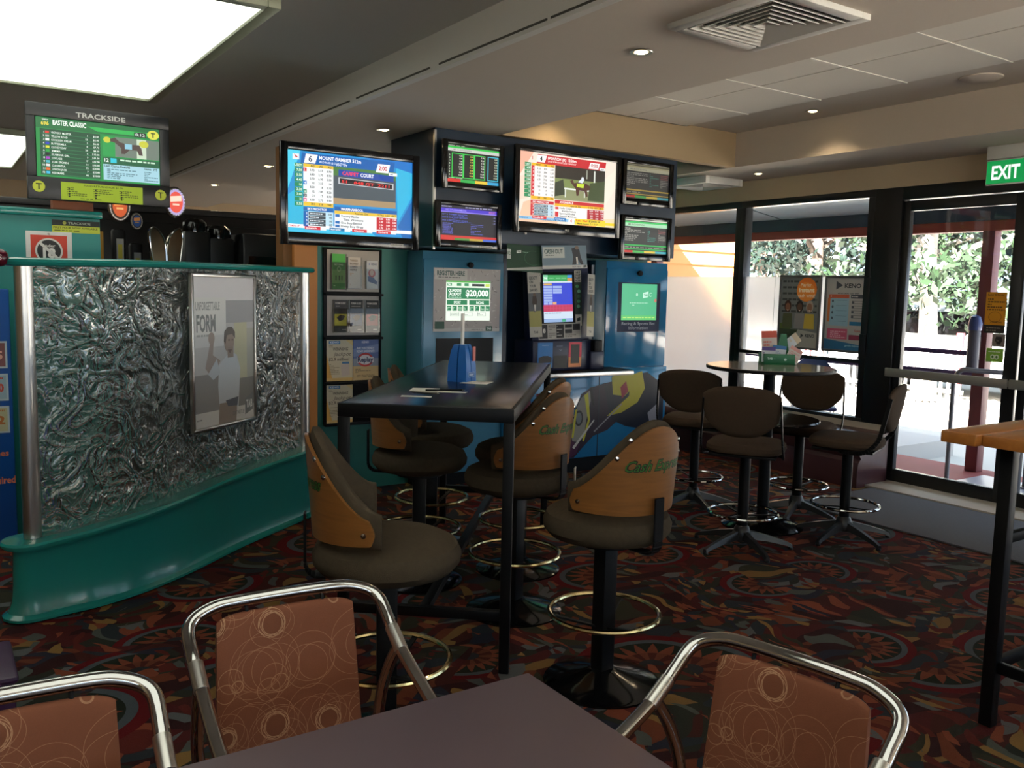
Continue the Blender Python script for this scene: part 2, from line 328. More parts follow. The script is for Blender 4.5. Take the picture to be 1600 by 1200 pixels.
class Canvas:
    """a flat printed or lit face, drawn in its own 0..U by 0..V units (v down), seen from local -Y; overlapping marks are stacked like ink layers"""
    def __init__(s, w, h, U=100, V=100, mode='e', step=.0003, lift=0):
        s.w, s.h, s.U, s.V, s.mode, s.step, s.lift = w, h, U, V, mode, step, lift; s.mats = []; s.n = 0; s.items = []
    def pt(s, u, v): return ((u/s.U-.5)*s.w, (.5-v/s.V)*s.h)
    def mi(s, c):
        if s.lift: c = '#'+''.join('%02x' % round(x+(255-x)*s.lift) for x in bytes.fromhex(c[1:]))
        m = cmat(s.mode, c)
        if m not in s.mats: s.mats.append(m)
        return s.mats.index(m)
    def put(s, pts, fs, mi):
        xs = [p[0] for p in pts] or [0]; ys = [p[1] for p in pts] or [0]; s.items.append((s.n, len(s.items), pts, fs, mi, (min(xs), min(ys), max(xs), max(ys))))
    def lay(s, n): s.n = n; return s
    def poly(s, pts, c): s.put([s.pt(*p) for p in pts], [tuple(range(len(pts)))], s.mi(c)); return s
    def rect(s, u0, v0, u1, v1, c, sk=0): return s.poly([(u0+sk, v0), (u1+sk, v0), (u1, v1), (u0, v1)], c)
    def disc(s, u, v, ru, rv, c, n=24): return s.poly([(u+ru*math.cos(2*PI*i/n), v+rv*math.sin(2*PI*i/n)) for i in range(n)], c)
    def ring(s, u, v, ru, rv, t, c, n=28, a0=0, a1=2*PI):
        for i in range(n):
            a = a0+(a1-a0)*i/n; b = a0+(a1-a0)*(i+1)/n
            s.poly([(u+ru*math.cos(a), v+rv*math.sin(a)), (u+ru*math.cos(b), v+rv*math.sin(b)), (u+ru*(1-t)*math.cos(b), v+rv*(1-t)*math.sin(b)), (u+ru*(1-t)*math.cos(a), v+rv*(1-t)*math.sin(a))], c)
    def text(s, t, u, v, size, c, w=None, bold=.015, al='l', rot=0, slant=0):
        """baseline at v+size; size = cap height in v units; w = width in u units"""
        vs, fs, gw = glyphs(t, bold); k = size/.72; ku = k*(s.h/s.V)/(s.w/s.U)
        if w: ku = w/gw
        W_ = gw*ku; u0 = u-{'l': 0, 'c': W_/2, 'r': W_}[al]; c_, s_ = math.cos(rot), math.sin(rot); out = []
        for x, y in vs:
            a, b = x*ku+slant*y*k, -y*k; out.append(s.pt(u0+a*c_-b*s_, v+size+a*s_+b*c_))
        if out: s.put(out, fs, s.mi(c))
        return s
    def dashes(s, u0, v0, u1, v1, rows, c, fill=.5, rnd=random.Random(3)):
        h = (v1-v0)/rows
        for r in range(rows):
            u = u0
            while u < u1-.5:
                l = rnd.uniform(.04, .16)*(u1-u0); e = min(u1, u+l); s.rect(u, v0+r*h+h*.25, e, v0+r*h+h*(.25+fill), c); u = e+.03*(u1-u0)
                if rnd.random() < .12: break
        return s
    def build(s, name, parent=None, loc=(0,0,0), rot=(0,0,0)):
        mb = MB(); done = []
        for n, k, pts, fs, mi, bb in sorted(s.items, key=lambda q: (q[0], q[1])):
            e = 1e-6; lv = 1+max([l for l, q in done if q[0] < bb[2]-e and q[2] > bb[0]+e and q[1] < bb[3]-e and q[3] > bb[1]+e] or [-1]); done.append((lv, bb))
            mb.add([(x, -s.step*lv, z) for x, z in pts], fs, mi)
        o = mb.build(name, s.mats, parent, loc, smooth=False, fix=False); o.rotation_euler = rot; return o

# ------------------------------------------------------------------ the room
WX = 6.5                                   # window wall
ZL, ZS, ZR, ZW = 2.75, 2.57, 2.845, 2.565  # left ceiling, soffit, tiled recess, window soffit
struct('floor', MB().box(-5, -4, -.06, 6.42, 13, 0), M_carpet)
struct('ceiling_left', MB().box(-5, -4, ZL, 2.15, 13, ZL+.1), M_ceil_dark)
struct('ceiling_soffit', MB().box(2.15, -4, ZS, 3.36, 13, ZL+.1), M_ceil)
struct('ceiling_recess', MB().box(3.36, -4, ZR, 5.68, 8, ZR+.1), M_ceil)
struct('ceiling_window', MB().box(5.68, -4, ZW, 6.62, 8, ZR+.1), mat('bulkhead_paint', '#beb2a2', .9))
struct('ceiling_back', MB().box(3.36, 8, ZR-.2, 6.6, 13, ZR), M_ceil)
struct('wall_header', MB().box(3.36, 5.22, ZW, 5.68, 5.3, ZR), mat('tan_header_paint', '#a08a6a', .85))
b = MB()
xs = [3.36, 3.87, 4.49, 5.11]; ys = [3.958+.635*k for k in range(-9, 3)]
for i in range(3):
    yy = [-4]+ys+[5.22]
    for j in range(len(yy)-1): b.box(xs[i]+.005, yy[j]+.006, ZR-.012, xs[i+1]-.008, yy[j+1]-.006, ZR, 0, .002, 1)
struct('trim_1', b, M_tile)
b = MB()
for y in ys: b.box(3.36, y-.008, ZR-.016, 5.11, y+.008, ZR-.006)
struct('trim_2', b, M_grid)
# slot trim along the edge of the soffit
b = MB().box(2.11, -4, ZS-.012, 2.15, 13, ZS+.006, 0).box(2.135, -4, ZS+.006, 2.15, 13, ZL, 0)
struct('trim_3', b, M_white)
b = MB(); y = -1.0
while y < 12.9: b.box(2.128, y, ZS+.008, 2.134, y+random.choice((.9, .94, .97)), ZS+.026); y += 1.0
struct('trim_4', b, mat('slot_grille', '#4c4a42', .7))  # dark grille strips in the slot
struct('wall_left', MB().box(-5.1, -4, 0, -5, 13, 2.8), M_wall)
struct('wall_rear', MB().box(-5, -4.1, 0, 6.6, -4, .8).box(-5, -4.1, 2.35, 6.6, -4, 2.9).box(-5, -4.1, .8, -3.5, -4, 2.35).box(5.5, -4.1, .8, 6.6, -4, 2.35), M_wall)
struct('wall_far', MB().box(-5, 13, 0, 6.6, 13.1, 2.9), M_wall)
struct('wall_back', MB().box(2.2, 5.95, 0, 3.0, 6.05, 2.15).box(3.0, 5.965, 0, 5.42, 6.065, 2.57).box(5.36, 6.05, 0, 5.42, 7.4, 2.57), M_teal2)
struct('wall_corner', MB().box(5.42, 7.4, 0, 6.6, 7.5, 2.9), M_wall)
struct('wall_window', MB().box(6.45, -4, 2.38, 6.62, 7.5, ZW+.02), M_wall)
struct('wall_right', MB().box(6.45, -4, 0, 6.62, 1.3, .44).box(6.45, -4, .44, 6.62, -3.8, 2.38), M_wall)
# tiled kerb under the windows, with its stepped moulding
prof = [(6.05,0),(6.05,.14),(6.06,.2),(6.09,.23),(6.07,.26),(6.07,.32),(6.1,.36),(6.14,.38),(6.44,.42),(6.44,0)]
struct('trim_5', MB().prism([(y_, z_) for y_, z_ in prof], 4.13, 7.4, 0, 'y'), M_kerb)
struct('trim_6', MB().box(6.16, 1.3, 0, 6.62, 4.3, .022, 0, .004).box(6.44, 4.2, 0, 6.62, 7.4, .47), M_sill)
tag(MB().box(5.18, 0.2, 0, 6.15, 4.06, .012, 0, .003).build('entrance_mat', M_matting), 'grey entrance mat on the carpet inside the glass door', 'mat')
# windows
def frame(name, y0, y1, z0, z1, t=.06, d=.05, x=WX):
    b = MB().box(x-d, y0, z1-t, x+d, y1, z1, 0, .004).box(x-d, y0, z0, x+d, y1, z0+t, 0, .004)
    b.box(x-d, y0, z0+t, x+d, y0+t, z1-t, 0, .004).box(x-d, y1-t, z0+t, x+d, y1, z1-t, 0, .004)
    return struct(name, b, M_frame)
def pane(name, y0, y1, z0, z1, m, parent, x=WX):
    o = MB().box(x-.003, y0, z0, x+.003, y1, z1).build(name, m, parent, smooth=False); return o
w1 = frame('window_1', 5.82, 7.4, .44, 2.38); pane('glass', 5.88, 7.34, .5, 2.32, M_glass, w1)
w2 = frame('window_2', 4.40, 5.82, .44, 2.38); pane('glass', 4.46, 5.76, .5, 2.32, M_glass, w2)
for w, a, b_, n in ((w1, 5.885, 7.33, 1), (w2, 5.41, 5.75, 2)):
    MB().box(WX-.008, a, .95 if n == 2 else .505, WX-.005, b_, 1.675).build('frosted_film', M_frost, w, smooth=False)
MB().box(WX-.008, 4.47, 1.05, WX-.005, 5.405, 1.675).build('frosted_film', M_frost, w2, smooth=False)
MB().box(WX-.06, 4.40, 1.0, WX-.04, 4.46, 1.2).box(WX-.045, 4.46, .955, WX-.02, 5.76, .985).build('glazing_bar', M_frame, w2)
struct('trim_7', MB().box(WX-.05, 4.16, 0, WX+.05, 4.40, 2.38, 0, .004).box(WX-.05, 1.3, 2.28, WX+.05, 4.16, 2.38, 0, .004), M_frame)
w5 = MB().box(-3.5, -4.08, .8, 5.5, -4.02, .86).box(-3.5, -4.08, 2.29, 5.5, -4.02, 2.35)
for x in (-3.5, -1.25, 1.0, 3.25, 5.44): w5.box(x, -4.08, .86, x+.06, -4.02, 2.29)
w5 = struct('window_fill_light_rear', w5, M_frame); MB().box(-3.5, -4.053, .86, 5.5, -4.047, 2.29).build('glass', M_glass, w5, smooth=False)  # invented rear window, out of view, added to let in more daylight
w3 = frame('window_fill_light_1', -3.8, -1.2, .44, 2.38); pane('glass', -3.74, -1.26, .5, 2.32, M_glass, w3); w4 = frame('window_fill_light_2', -1.2, 1.3, .44, 2.38); pane('glass', -1.14, 1.24, .5, 2.32, M_glass, w4)  # two unseen windows, added to bring more outdoor light onto the ceiling
def door(name, y0, y1, signs=False):
    d = struct(name, MB().box(WX-.025, y0, .025, WX+.025, y0+.09, 2.27, 0, .004).box(WX-.025, y1-.06, .025, WX+.025, y1, 2.27, 0, .004)
        .box(WX-.025, y0+.09, 2.19, WX+.025, y1-.06, 2.27, 0, .004).box(WX-.025, y0+.09, .025, WX+.025, y1-.06, .125, 0, .004), M_frame)
    pane('glass', y0+.09, y1-.06, .125, 2.19, M_glass, d)
    MB().box(WX-.09, y0+.02, .875, WX-.075, y1+.03, .945, 0, .006).box(WX-.075, y0+.03, .89, WX-.025, y0+.06, .93).box(WX-.075, y1-.05, .89, WX-.025, y1-.02, .93).build('push_bar', mat('satin_aluminium', '#a09e98', .5, .6), d)
    return d
d1 = door('door_1', 3.2, 4.16); d2 = door('door_2', 2.2, 3.18); struct('trim_8', MB().box(WX-.05, 1.3, 0, WX+.05, 2.18, 2.3, 0, .004), M_frame)
sx, sy = .255, .13
RX = (0, 0, -PI/2)       # faces the room from the window wall (towards -x)
c = Canvas(.15, .3, 100, 200, 'p'); c.rect(0, 0, 100, 160, '#e09a1c'); c.rect(0, 160, 100, 200, '#2a2521'); c.lay(1)
c.text('Easter & Sunday', 8, 8, 9, '#4a2c08', 80); c.dashes(10, 28, 92, 92, 5, '#6a4310'); c.ring(50, 120, 32, 26, .1, '#b06c10'); c.text('COUPONS', 30, 142, 8, '#4a2c08', 55); c.dashes(12, 168, 88, 192, 2, '#8a8072')
tag(c.build('sticker', None, (WX-.008, 3.385, 1.415), RX), 'orange and black notice stuck on the glass door', 'notice')
c = Canvas(.095, .095, 100, 100, 'p'); c.rect(0, 0, 100, 100, '#b4aaa2'); c.lay(1).rect(6, 6, 94, 94, '#8d807a'); c.lay(2).poly([(28,22),(72,22),(78,50),(62,82),(38,82),(22,50)], '#2e2627'); c.lay(3).dashes(34, 40, 68, 68, 3, '#a2968e')
tag(c.build('sticker', None, (WX-.008, 3.345, 1.215), RX), 'small square shield sticker on the door below the orange notice', 'sticker')
c = Canvas(.125, .1, 120, 100, 'p'); c.rect(0, 0, 120, 100, '#8cc63f'); c.lay(1).disc(46, 62, 16, 18, '#e8f4dc'); c.disc(74, 62, 16, 18, '#e8f4dc'); c.lay(2).disc(46, 62, 8, 9, '#4b8a20'); c.disc(74, 62, 8, 9, '#4b8a20'); c.lay(1).dashes(14, 18, 100, 32, 1, '#e8f4dc')
tag(c.build('sticker', None, (WX-.008, 3.365, 1.105), RX), 'bright green owl-eyes sticker lowest on the glass door', 'sticker')

# ceiling fittings
def light_panel(x0, y0, x1, y1, label):
    t = thing('ceiling_light', label, 'ceiling light', ((x0+x1)/2, (y0+y1)/2, ZL)); w, h = (x1-x0)/2, (y1-y0)/2
    MB().box(-w, -h, -.03, w, h, -.012, 0, 0).build('diffuser', M_panel, t, smooth=False)
    b = MB()
    for s in (-1, 1): b.box(s*w, -h-.06, -.045, s*(w+.06), h+.06, 0, 0, .006); b.box(-w, s*h, -.045, w, s*(h+.06), 0, 0, .006)
    b.build('frame', mat('aluminium_cornice', '#9aa08a', .45, bump=.8, bscale=40), t)
light_panel(-1.3, 3.98, 1.29, 6.42, 'large glowing square ceiling light panel nearest the camera')
light_panel(-1.3, -.85, 1.29, 1.65, 'glowing square ceiling light panel directly over the foreground table')
light_panel(-1.3, 8.7, .82, 11.3, 'further glowing ceiling light panel beyond the track racing sign')
k = 0
for x, y, z, d in ((2.69, 3.054, ZS, 'soffit downlight beside the square air vent'), (2.64, 5.6, ZS, 'soffit downlight above the blue racing television'), (2.62, 8.0, ZS, 'soffit downlight third along, over the bar'), (2.66, 9.95, ZS, 'furthest small soffit downlight over the bar'),
                   (6.1, 5.33, ZW, 'downlight in the low soffit by the windows'), (5.41, 4.25, ZR, 'downlight in the ceiling strip beside the white tiles'), (3.75, 5.0, ZR-.0, 'warm downlight washing the wall above the red television')):
    t = thing('downlight', 'small round '+d, 'downlight', (x, y, z))
    MB().lathe([(.052, -.004), (.05, -.008), (.036, -.006), (.034, 0)], 28).build('rim', M_steel, t)
    MB().lathe([(0, -.011), (.02, -.010), (.033, -.003)], 20).build('bulb', M_bulb, t)
    l = light('downlight_lamp', 'SPOT', (x, y, z-.03), 16, (1,.78,.5), (0,0,0), spot_size=2.2, spot_blend=.9, shadow_soft_size=.03); l.parent = t; l.location = (0, 0, -.03)
def vent(x0, y0, x1, y1, z, label, drop=.0):
    t = thing('air_vent', label, 'air vent', ((x0+x1)/2, (y0+y1)/2, z)); w = (x1-x0)/2; h = (y1-y0)/2
    b = MB()
    for s in (-1, 1): b.box(s*(w-.05), -h, -.024-drop, s*w, h, 0, 0, .003); b.box(-w+.05, s*(h-.05), -.024-drop, w-.05, s*h, 0, 0, .003)
    b.build('frame', M_white, t)
    b = MB(); n = 6
    for i in range(n):
        a = (w-.055)*(1-i/n)+.002; a2 = a-.02
        for q in range(4):
            M = Matrix.Rotation(q*PI/2, 4, 'Z')
            b.add([(-a, -a, -.026-drop), (a, -a, -.026-drop), (a2, -a2, -.008-drop), (-a2, -a2, -.008-drop), (-a, -a, -.023-drop), (a, -a, -.023-drop), (a2, -a2, -.005-drop), (-a2, -a2, -.005-drop)], [(0,1,2,3), (7,6,5,4), (3,2,6,7), (0,4,5,1)], 0, M)
    b.build('louvre', M_white, t)
    MB().box(-w+.05, -h+.05, -.002-drop*.5, w-.05, h-.05, 0).build('throat', mat('vent_throat', '#3a3835', .9), t)
vent(2.50, 2.13, 3.02, 2.69, ZS, 'square louvred air vent in the grey soffit at top')
vent(5.86, 5.72, 6.34, 6.26, ZW, 'small dropped air vent above the far window', .04)
t = thing('smoke_detector', 'flat round disc fitting on the ceiling strip near the exit sign', 'ceiling fitting', (5.37, 3.0, ZR)); MB().lathe([(0, -.02), (.09, -.018), (.12, -.006), (.122, 0)], 32).build('disc', M_ceil, t)

# exit sign
t = thing('exit_sign', 'green illuminated EXIT sign hanging above the glass door', 'exit sign', (6.2, 3.17, 2.385))
MB().box(-.02, -.2, .09, .03, .2, .18, 0, .004).build('mounting_box', M_white, t)
MB().box(-.012, -.2, -.085, .012, .2, .085, 0, .004).build('housing', M_white, t)
c = Canvas(.39, .155, 390, 155, 'e'); c.rect(0, 0, 390, 155, '#0a8f45'); c.lay(2).text('EXIT', 35, 32, 92, '#f2fff6', 190, .03)
c.disc(305, 40, 12, 12, '#f2fff6', 16); c.poly([(290,55),(320,55),(330,85),(318,92),(335,125),(322,130),(302,98),(285,128),(272,122),(292,88),(290,72),(270,84),(264,76)], '#f2fff6'); c.poly([(350,20),(380,20),(380,135),(350,135)], '#f2fff6')
c.build('sign_face', t, (-.013, 0, 0), RX)

# ------------------------------------------------------------------ teal glazed partition
FP = [(.35,4.22,.355),(.476,4.253,.365),(.613,4.285,.378),(.828,4.389,.395),(1.084,4.576,.412),(1.444,4.894,.432),(2.02,5.336,.452),(2.1,5.40,.455)]
fp = smoothpath([Vector(p) for p in FP], 5)
def norm_at(i):
    a, b = fp[max(0, i-1)], fp[min(len(fp)-1, i+1)]; d = (b-a); d.z = 0; d.normalize(); return Vector((-d.y, d.x, 0)), d
def plan(off_f, off_b, zf):
    """closed outline round the partition, rounded at both ends, offsets measured from the front line"""
    fr = []; bk = []
    for i, p in enumerate(fp):
        n, d = norm_at(i); fr.append((p+n*off_f, p.z)); bk.append((p+n*off_b, p.z))
    out = list(fr); c = (fr[-1][0]+bk[-1][0])/2; r = (fr[-1][0]-bk[-1][0]).length/2; n, d = norm_at(len(fp)-1)
    out += [(c-n*r*math.cos(q)+d*r*math.sin(q), fp[-1].z) for q in [PI*k/8 for k in range(1, 8)]]
    out += bk[::-1]; c = (fr[0][0]+bk[0][0])/2; r = (fr[0][0]-bk[0][0]).length/2; n, d = norm_at(0)
    out += [(c+n*r*math.cos(q)-d*r*math.sin(q), fp[0].z) for q in [PI*k/8 for k in range(1, 8)]]
    return [(p.x, p.y, zf(z)) for p, z in out]
def stack(levels):
    b = MB(); n = len(levels[0]); vs = [v for l in levels for v in l]; fs = [tuple(range(n))[::-1], tuple((len(levels)-1)*n+k for k in range(n))]
    for i in range(len(levels)-1):
        for k in range(n): l = (k+1) % n; fs.append((i*n+k, i*n+l, (i+1)*n+l, (i+1)*n+k))
    return b.add(vs, fs)
T = thing('glass_partition', 'curved teal partition screen with rippled glass and steel end posts', 'partition', (0, 0, 0))
cu = lambda f, bk, z: plan(f, bk, z)
stack([cu(-.0, .2, lambda z: 0), cu(-.012, .212, lambda z: .008), cu(-.012, .212, lambda z: .02), cu(.012, .19, lambda z: .034), cu(.028, .172, lambda z: .08), cu(.034, .166, lambda z: .16), cu(.036, .164, lambda z: z-.05),
       cu(.03, .17, lambda z: z-.036)]).build('base', M_teal, T)
stack([cu(.02, .18, lambda z: z-.036), cu(-.004, .204, lambda z: z-.03), cu(-.012, .212, lambda z: z-.018), cu(-.012, .212, lambda z: z-.01), cu(-.004, .204, lambda z: z), cu(.06, .14, lambda z: z+.002)]).build('ledge', M_teal, T)
def rib(f0, f1, z0, z1, name, m, i0=0, i1=None, ns=1, sm=True):
    b = MB(); idx = list(range(i0, i1 or len(fp))); vs = []; fs = []
    for i in idx:
        p = fp[i]; n, d = norm_at(i)
        for o_, z in ((f0, z0), (f1, z0), (f1, z1), (f0, z1)): q = p+n*o_; vs.append((q.x, q.y, z(p.z)))
    for i in range(len(idx)-1):
        for k in range(4): l = (k+1) % 4; fs.append((i*4+k, i*4+l, (i+1)*4+l, (i+1)*4+k))
    fs += [(0,1,2,3), tuple(len(vs)-4+k for k in range(4))]
    return b.add(vs, fs).build(name, m, T)
rib(.094, .106, lambda z: z, lambda z: 1.555+(z-.355)*.25, 'glass', M_ripple, 1)
stack([cu(.055, .145, lambda z: 1.552+(z-.355)*.25), cu(.045, .155, lambda z: 1.558+(z-.355)*.25), cu(.04, .16, lambda z: 1.57+(z-.355)*.25), cu(.045, .155, lambda z: 1.582+(z-.355)*.25), cu(.06, .14, lambda z: 1.589+(z-.355)*.25)]).build('top_rail', M_teal, T)
for i in (0, len(fp)-1):
    n, d = norm_at(i); p = fp[i]+n*.1+d*(.02 if i == 0 else -.03); h = 1.552+(fp[i].z-.355)*.25
    MB().cyl((p.x, p.y), .037, fp[i].z, h, 32).build('post', M_steel, T)
t = thing('keg_badge', 'maroon rounded object with white lettering on the partition rail', 'badge', (.255, 4.3, 1.592))
MB().box(-.12, -.04, -.045, .035, .04, .03, 0, .032, 4).build('body', mat('maroon_plastic', '#5a1626', .2), t)
c = Canvas(.12, .04, 120, 40, 'p'); c.text('DOTS', 30, 8, 22, '#d8b8b8', 78, .02); c.build('lettering', t, (-.04, -.0415, -.006))
# poster frame on the glass
pa, pb = Vector((1.10, 4.66, 0)), Vector((1.555, 5.045, 0)); dr = (pb-pa).normalized(); rz = math.atan2(dr.y, dr.x); L = (pb-pa).length
t = thing('framed_poster', 'silver framed racing FORM poster of a man in white shirt on glass partition', 'poster', ((pa.x+pb.x)/2+.018, (pa.y+pb.y)/2+.02, 1.13), rz)
b = MB(); fw = .02
for s in (-1, 1): b.box(s*L/2, -.014, -.42, s*(L/2-fw), .008, .42, 0, .004); b.box(-L/2, -.014, s*.42, L/2, .008, s*(.42-fw), 0, .004)
b.build('frame', M_steel, t); MB().box(-L/2+fw, -.002, -.4, L/2-fw, .006, .4).build('backing', M_white, t)
c = Canvas(L-.04, .8, 100, 142, 'p', lift=.25); c.rect(0, 0, 100, 142, '#b4b4b2')
for (u0, v0, u1, v1, col) in ((0,0,100,22,'#dcdadc'),(52,22,100,44,'#8f9094'),(0,22,52,66,'#cfcfcc'),(66,44,88,100,'#b8b68e'),(88,50,100,120,'#a3a394'),(0,66,34,92,'#bab7b3'),(0,92,40,128,'#7a7672'),(66,100,100,128,'#6b675f')): c.rect(u0, v0, u1, v1, col)
c.lay(1); c.rect(0, 19, 52, 55, '#dededa'); c.rect(0, 128, 100, 142, '#d0ccc4')
c.lay(2); c.text('UNFORGETTABLE', 4, 23, 8, '#7d8280', 38, .02); c.text('FORM', 5, 35, 16, '#5f6664', 30, .03); c.dashes(5, 53, 42, 57, 1, '#9a9c98')
c.poly([(40,84),(52,76),(60,72),(70,76),(76,90),(72,128),(40,128),(38,104)], '#c3c8cc'); c.poly([(38,86),(28,96),(18,86),(26,62),(32,58),(30,74),(42,80)], '#8f7c70')
c.poly([(36,78),(28,86),(22,92),(30,98),(42,92)], '#b9c0c6'); c.poly([(40,122),(70,122),(68,142),(38,142)], '#7c6858'); c.disc(57, 62, 8.5, 11, '#8c7565'); c.poly([(54,68),(64,68),(64,78),(54,78)], '#86705f')
c.disc(28, 58, 5, 6, '#8f7c70')
c.lay(3); c.poly([(48,62),(49,52),(55,48),(62,48),(67,53),(67,60),(62,55),(53,56),(51,64)], '#463c36'); c.poly([(54,70),(62,70),(58,74)], '#5a4338'); c.poly([(50,120),(72,118),(70,127),(54,126)], '#33343f'); c.rect(55, 60, 58, 61.5, '#4a3a30'); c.rect(61, 60, 64, 61.5, '#4a3a30')
c.poly([(84,122),(98,116),(98,134),(84,138)], '#5a5d5c'); c.lay(4).text('TAB', 86, 123, 8, '#e4e4e0', 11, .03); c.text('DON\'T PASS IT UP', 62, 132, 4, '#55524c', 20); c.dashes(4, 133, 30, 136, 1, '#7d7a74')
c.build('poster', t, (0, -.003, 0))

# ------------------------------------------------------------------ screens
def bezel(t, w, h, bt, bb, bs, d, m=M_blackgloss):
    """television or monitor body with a real recess for the screen"""
    b = MB(); b.box(-w/2, -.0, -h/2, -w/2+bs, .03, h/2, 0, .004); b.box(w/2-bs, 0, -h/2, w/2, .03, h/2, 0, .004)
    b.box(-w/2+bs, 0, h/2-bt, w/2-bs, .03, h/2, 0, .004); b.box(-w/2+bs, 0, -h/2, w/2-bs, .03, -h/2+bb, 0, .004); b.build('bezel', m, t)
    MB().box(-w/2+.01, .03, -h/2+.01, w/2-.01, .05, h/2-.01, 0, .006).box(-w/2+.08, .05, -h/2+.05, w/2-.08, d, h/2-.06, 0, .01).build('casing', M_dark, t)
    return (0, .018, (bb-bt)/2), w-2*bs, h-bt-bb
def tv(name, label, x0, x1, z0, z1, y, yref, bt, bb, bs, d=.1):
    k = y/yref; x0, x1 = x0*k, x1*k; z0, z1 = 1.5+(z0-1.5)*k, 1.5+(z1-1.5)*k
    t = thing(name, label, 'television' if name == 'television' else 'monitor', ((x0+x1)/2, y, (z0+z1)/2))
    loc, w, h = bezel(t, x1-x0, z1-z0, bt, bb, bs, d); return t, loc, w, h
TY = 5.1
def nums(c, u, v, dv, items, size, col, al='r', w=None):
    for i, s in enumerate(items): c.text(s, u, v+i*dv, size, col, w, .02, al)
# blue television
t, loc, w, h = tv('television', 'large wall television with blue greyhound racing screen', 1.847, 2.812, 1.752, 2.385, TY, 5.4, .045, .075, .045)
c = Canvas(w, h); c.rect(0, 0, 100, 100, '#1f8fd0')
for q, col in (([(0,0),(10,0),(0,50)], '#4fd0ee'), ([(0,55),(12,40),(30,100),(0,100)], '#29b4dc'), ([(86,10),(100,0),(100,45),(88,80)], '#2fb5e0'), ([(60,0),(100,0),(100,14)], '#1674c8'), ([(88,85),(100,50),(100,100),(92,100)], '#1767b4'), ([(0,92),(60,90),(70,100),(0,100)], '#35bfe4')): c.poly(q, col)
c.lay(1); c.rect(10, 2, 84, 15, '#0f5fae', 1); c.rect(35, 15, 86, 62, '#48545c'); c.rect(35, 15, 86, 26, '#4b7c3c'); c.rect(35, 54, 86, 62, '#a98f6a'); c.rect(12, 15, 35, 19, '#e8c23a'); c.rect(12, 19, 35, 62, '#eef2f2'); c.rect(12, 62, 35, 67, '#e8c23a')
for i in range(9): c.rect(5.5, 15+i*5.9, 11.5, 20.2+i*5.9, '#1d8a55')
c.rect(12, 68, 35, 72.5, '#0f5fae'); c.rect(12, 73, 35, 92, '#bfe0ee'); c.rect(36, 65, 87, 70, '#0f5fae'); c.rect(36, 70, 87, 74, '#e8c23a'); c.rect(36, 74, 87, 92, '#eef2f2'); c.rect(0, 90, 100, 94.5, '#f2f4f6'); c.rect(4, 4, 9, 11, '#e8eef0')
c.lay(2); c.poly([(14,3),(23,3),(21,14),(12.5,14)], '#f4f6f8'); c.poly([(71,6),(81,6),(79.5,17),(69,17)], '#f4f6f8'); c.rect(80, 16, 87, 20, '#f4f6f8'); c.poly([(39,18),(84,20),(84,28),(39,26)], '#1746a2'); c.poly([(39,28),(84,30),(84,38),(39,36)], '#c8ccd0')
c.poly([(5,4),(8,8),(6.5,9)], '#c8283a'); c.rect(12, 20, 14.5, 24.5, '#d42a2a'); c.rect(12, 36, 14.5, 40.5, '#2878c8'); c.rect(12, 46.5, 14.5, 51, '#1d8a55'); c.rect(12, 52, 14.5, 56, '#181818'); c.rect(12, 57, 14.5, 61.5, '#e05080')
for i in range(4): c.rect(16, 74+i*4.4, 29, 77.8+i*4.4, '#38424a')
c.rect(12, 73, 15.5, 92, '#0f5fae'); c.rect(70, 75, 87, 91, '#c42430'); c.rect(36.5, 74.5, 40, 78, '#1767b4'); c.rect(36.5, 83, 40, 86.5, '#1767b4'); c.rect(36.5, 87.5, 40, 91, '#1767b4')
for u, col in ((13, '#d42a3a'), (32, '#1f78b0'), (50, '#d42a3a'), (70, '#d42a3a')): c.rect(u, 92, u+12, 96, col); c.rect(u+12, 92, u+16.5, 96, '#f2f4f6')
c.lay(3); c.poly([(40,29),(83,31),(83,37),(40,35)], '#20181c')
c.text('6', 16, 5, 7, '#1a2a50', None, .03); c.text('MOUNT GAMBIER 512m', 24, 4, 4.2, '#f4f8ff', 33, .03); c.text('SPUD RUGS @ STUD STARS', 24, 10.2, 2.4, '#e4f0ff', 21); c.text('2:00', 71.5, 8.5, 5.5, '#c42430', 7, .03); c.dashes(81, 16.8, 86, 19.2, 1, '#34506e')
c.text('991', 37, 11.8, 2.4, '#f4f8ff', 4); c.text('GT', 43, 11.8, 2.4, '#f4f8ff', 3)
c.text('CARPET', 42, 20, 4.5, '#ea3c50', 13, .03, rot=.02); c.text('COURT', 56.5, 20.4, 4.5, '#f4f8ff', 11, .03, rot=.02)
nums(c, 11, 16, 5.9, ['UBET','7.50','5.50','4.40','16','3.30','7.00','21','5.50'], 3, '#eafff2')
for u, L_ in ((20.5, ['AG','5.90','6.80','2.70','12','8.50','12','21','6.00','381']), (27, ['AG','5.57','2.70','6.90','3.50','18','7.00','17','2.70','126']), (33.5, ['AG','6.90','8.90','3.50','14','5.10','8.20','8.70','9.90','968'])): nums(c, u, 15.8, 5.2, L_, 2.6, '#303438')
for v, s in ((20.5, '1'), (36.5, '4'), (47, '6'), (52.6, '7'), (57.6, '8')): c.text(s, 12.7, v+.4, 3, '#ffffff', None, .02)
c.text('SKY PREDICTOR', 15, 68.9, 2.6, '#ffffff', 15, .02); nums(c, 15, 74.4, 4.4, ['2','4','5','3'], 2.8, '#ffffff'); nums(c, 34, 74.4, 4.4, ['100','95','95','85'], 2.8, '#203040')
for i in range(4): c.dashes(17, 74.6+i*4.4, 28, 77.4+i*4.4, 1, '#e0e8ee')
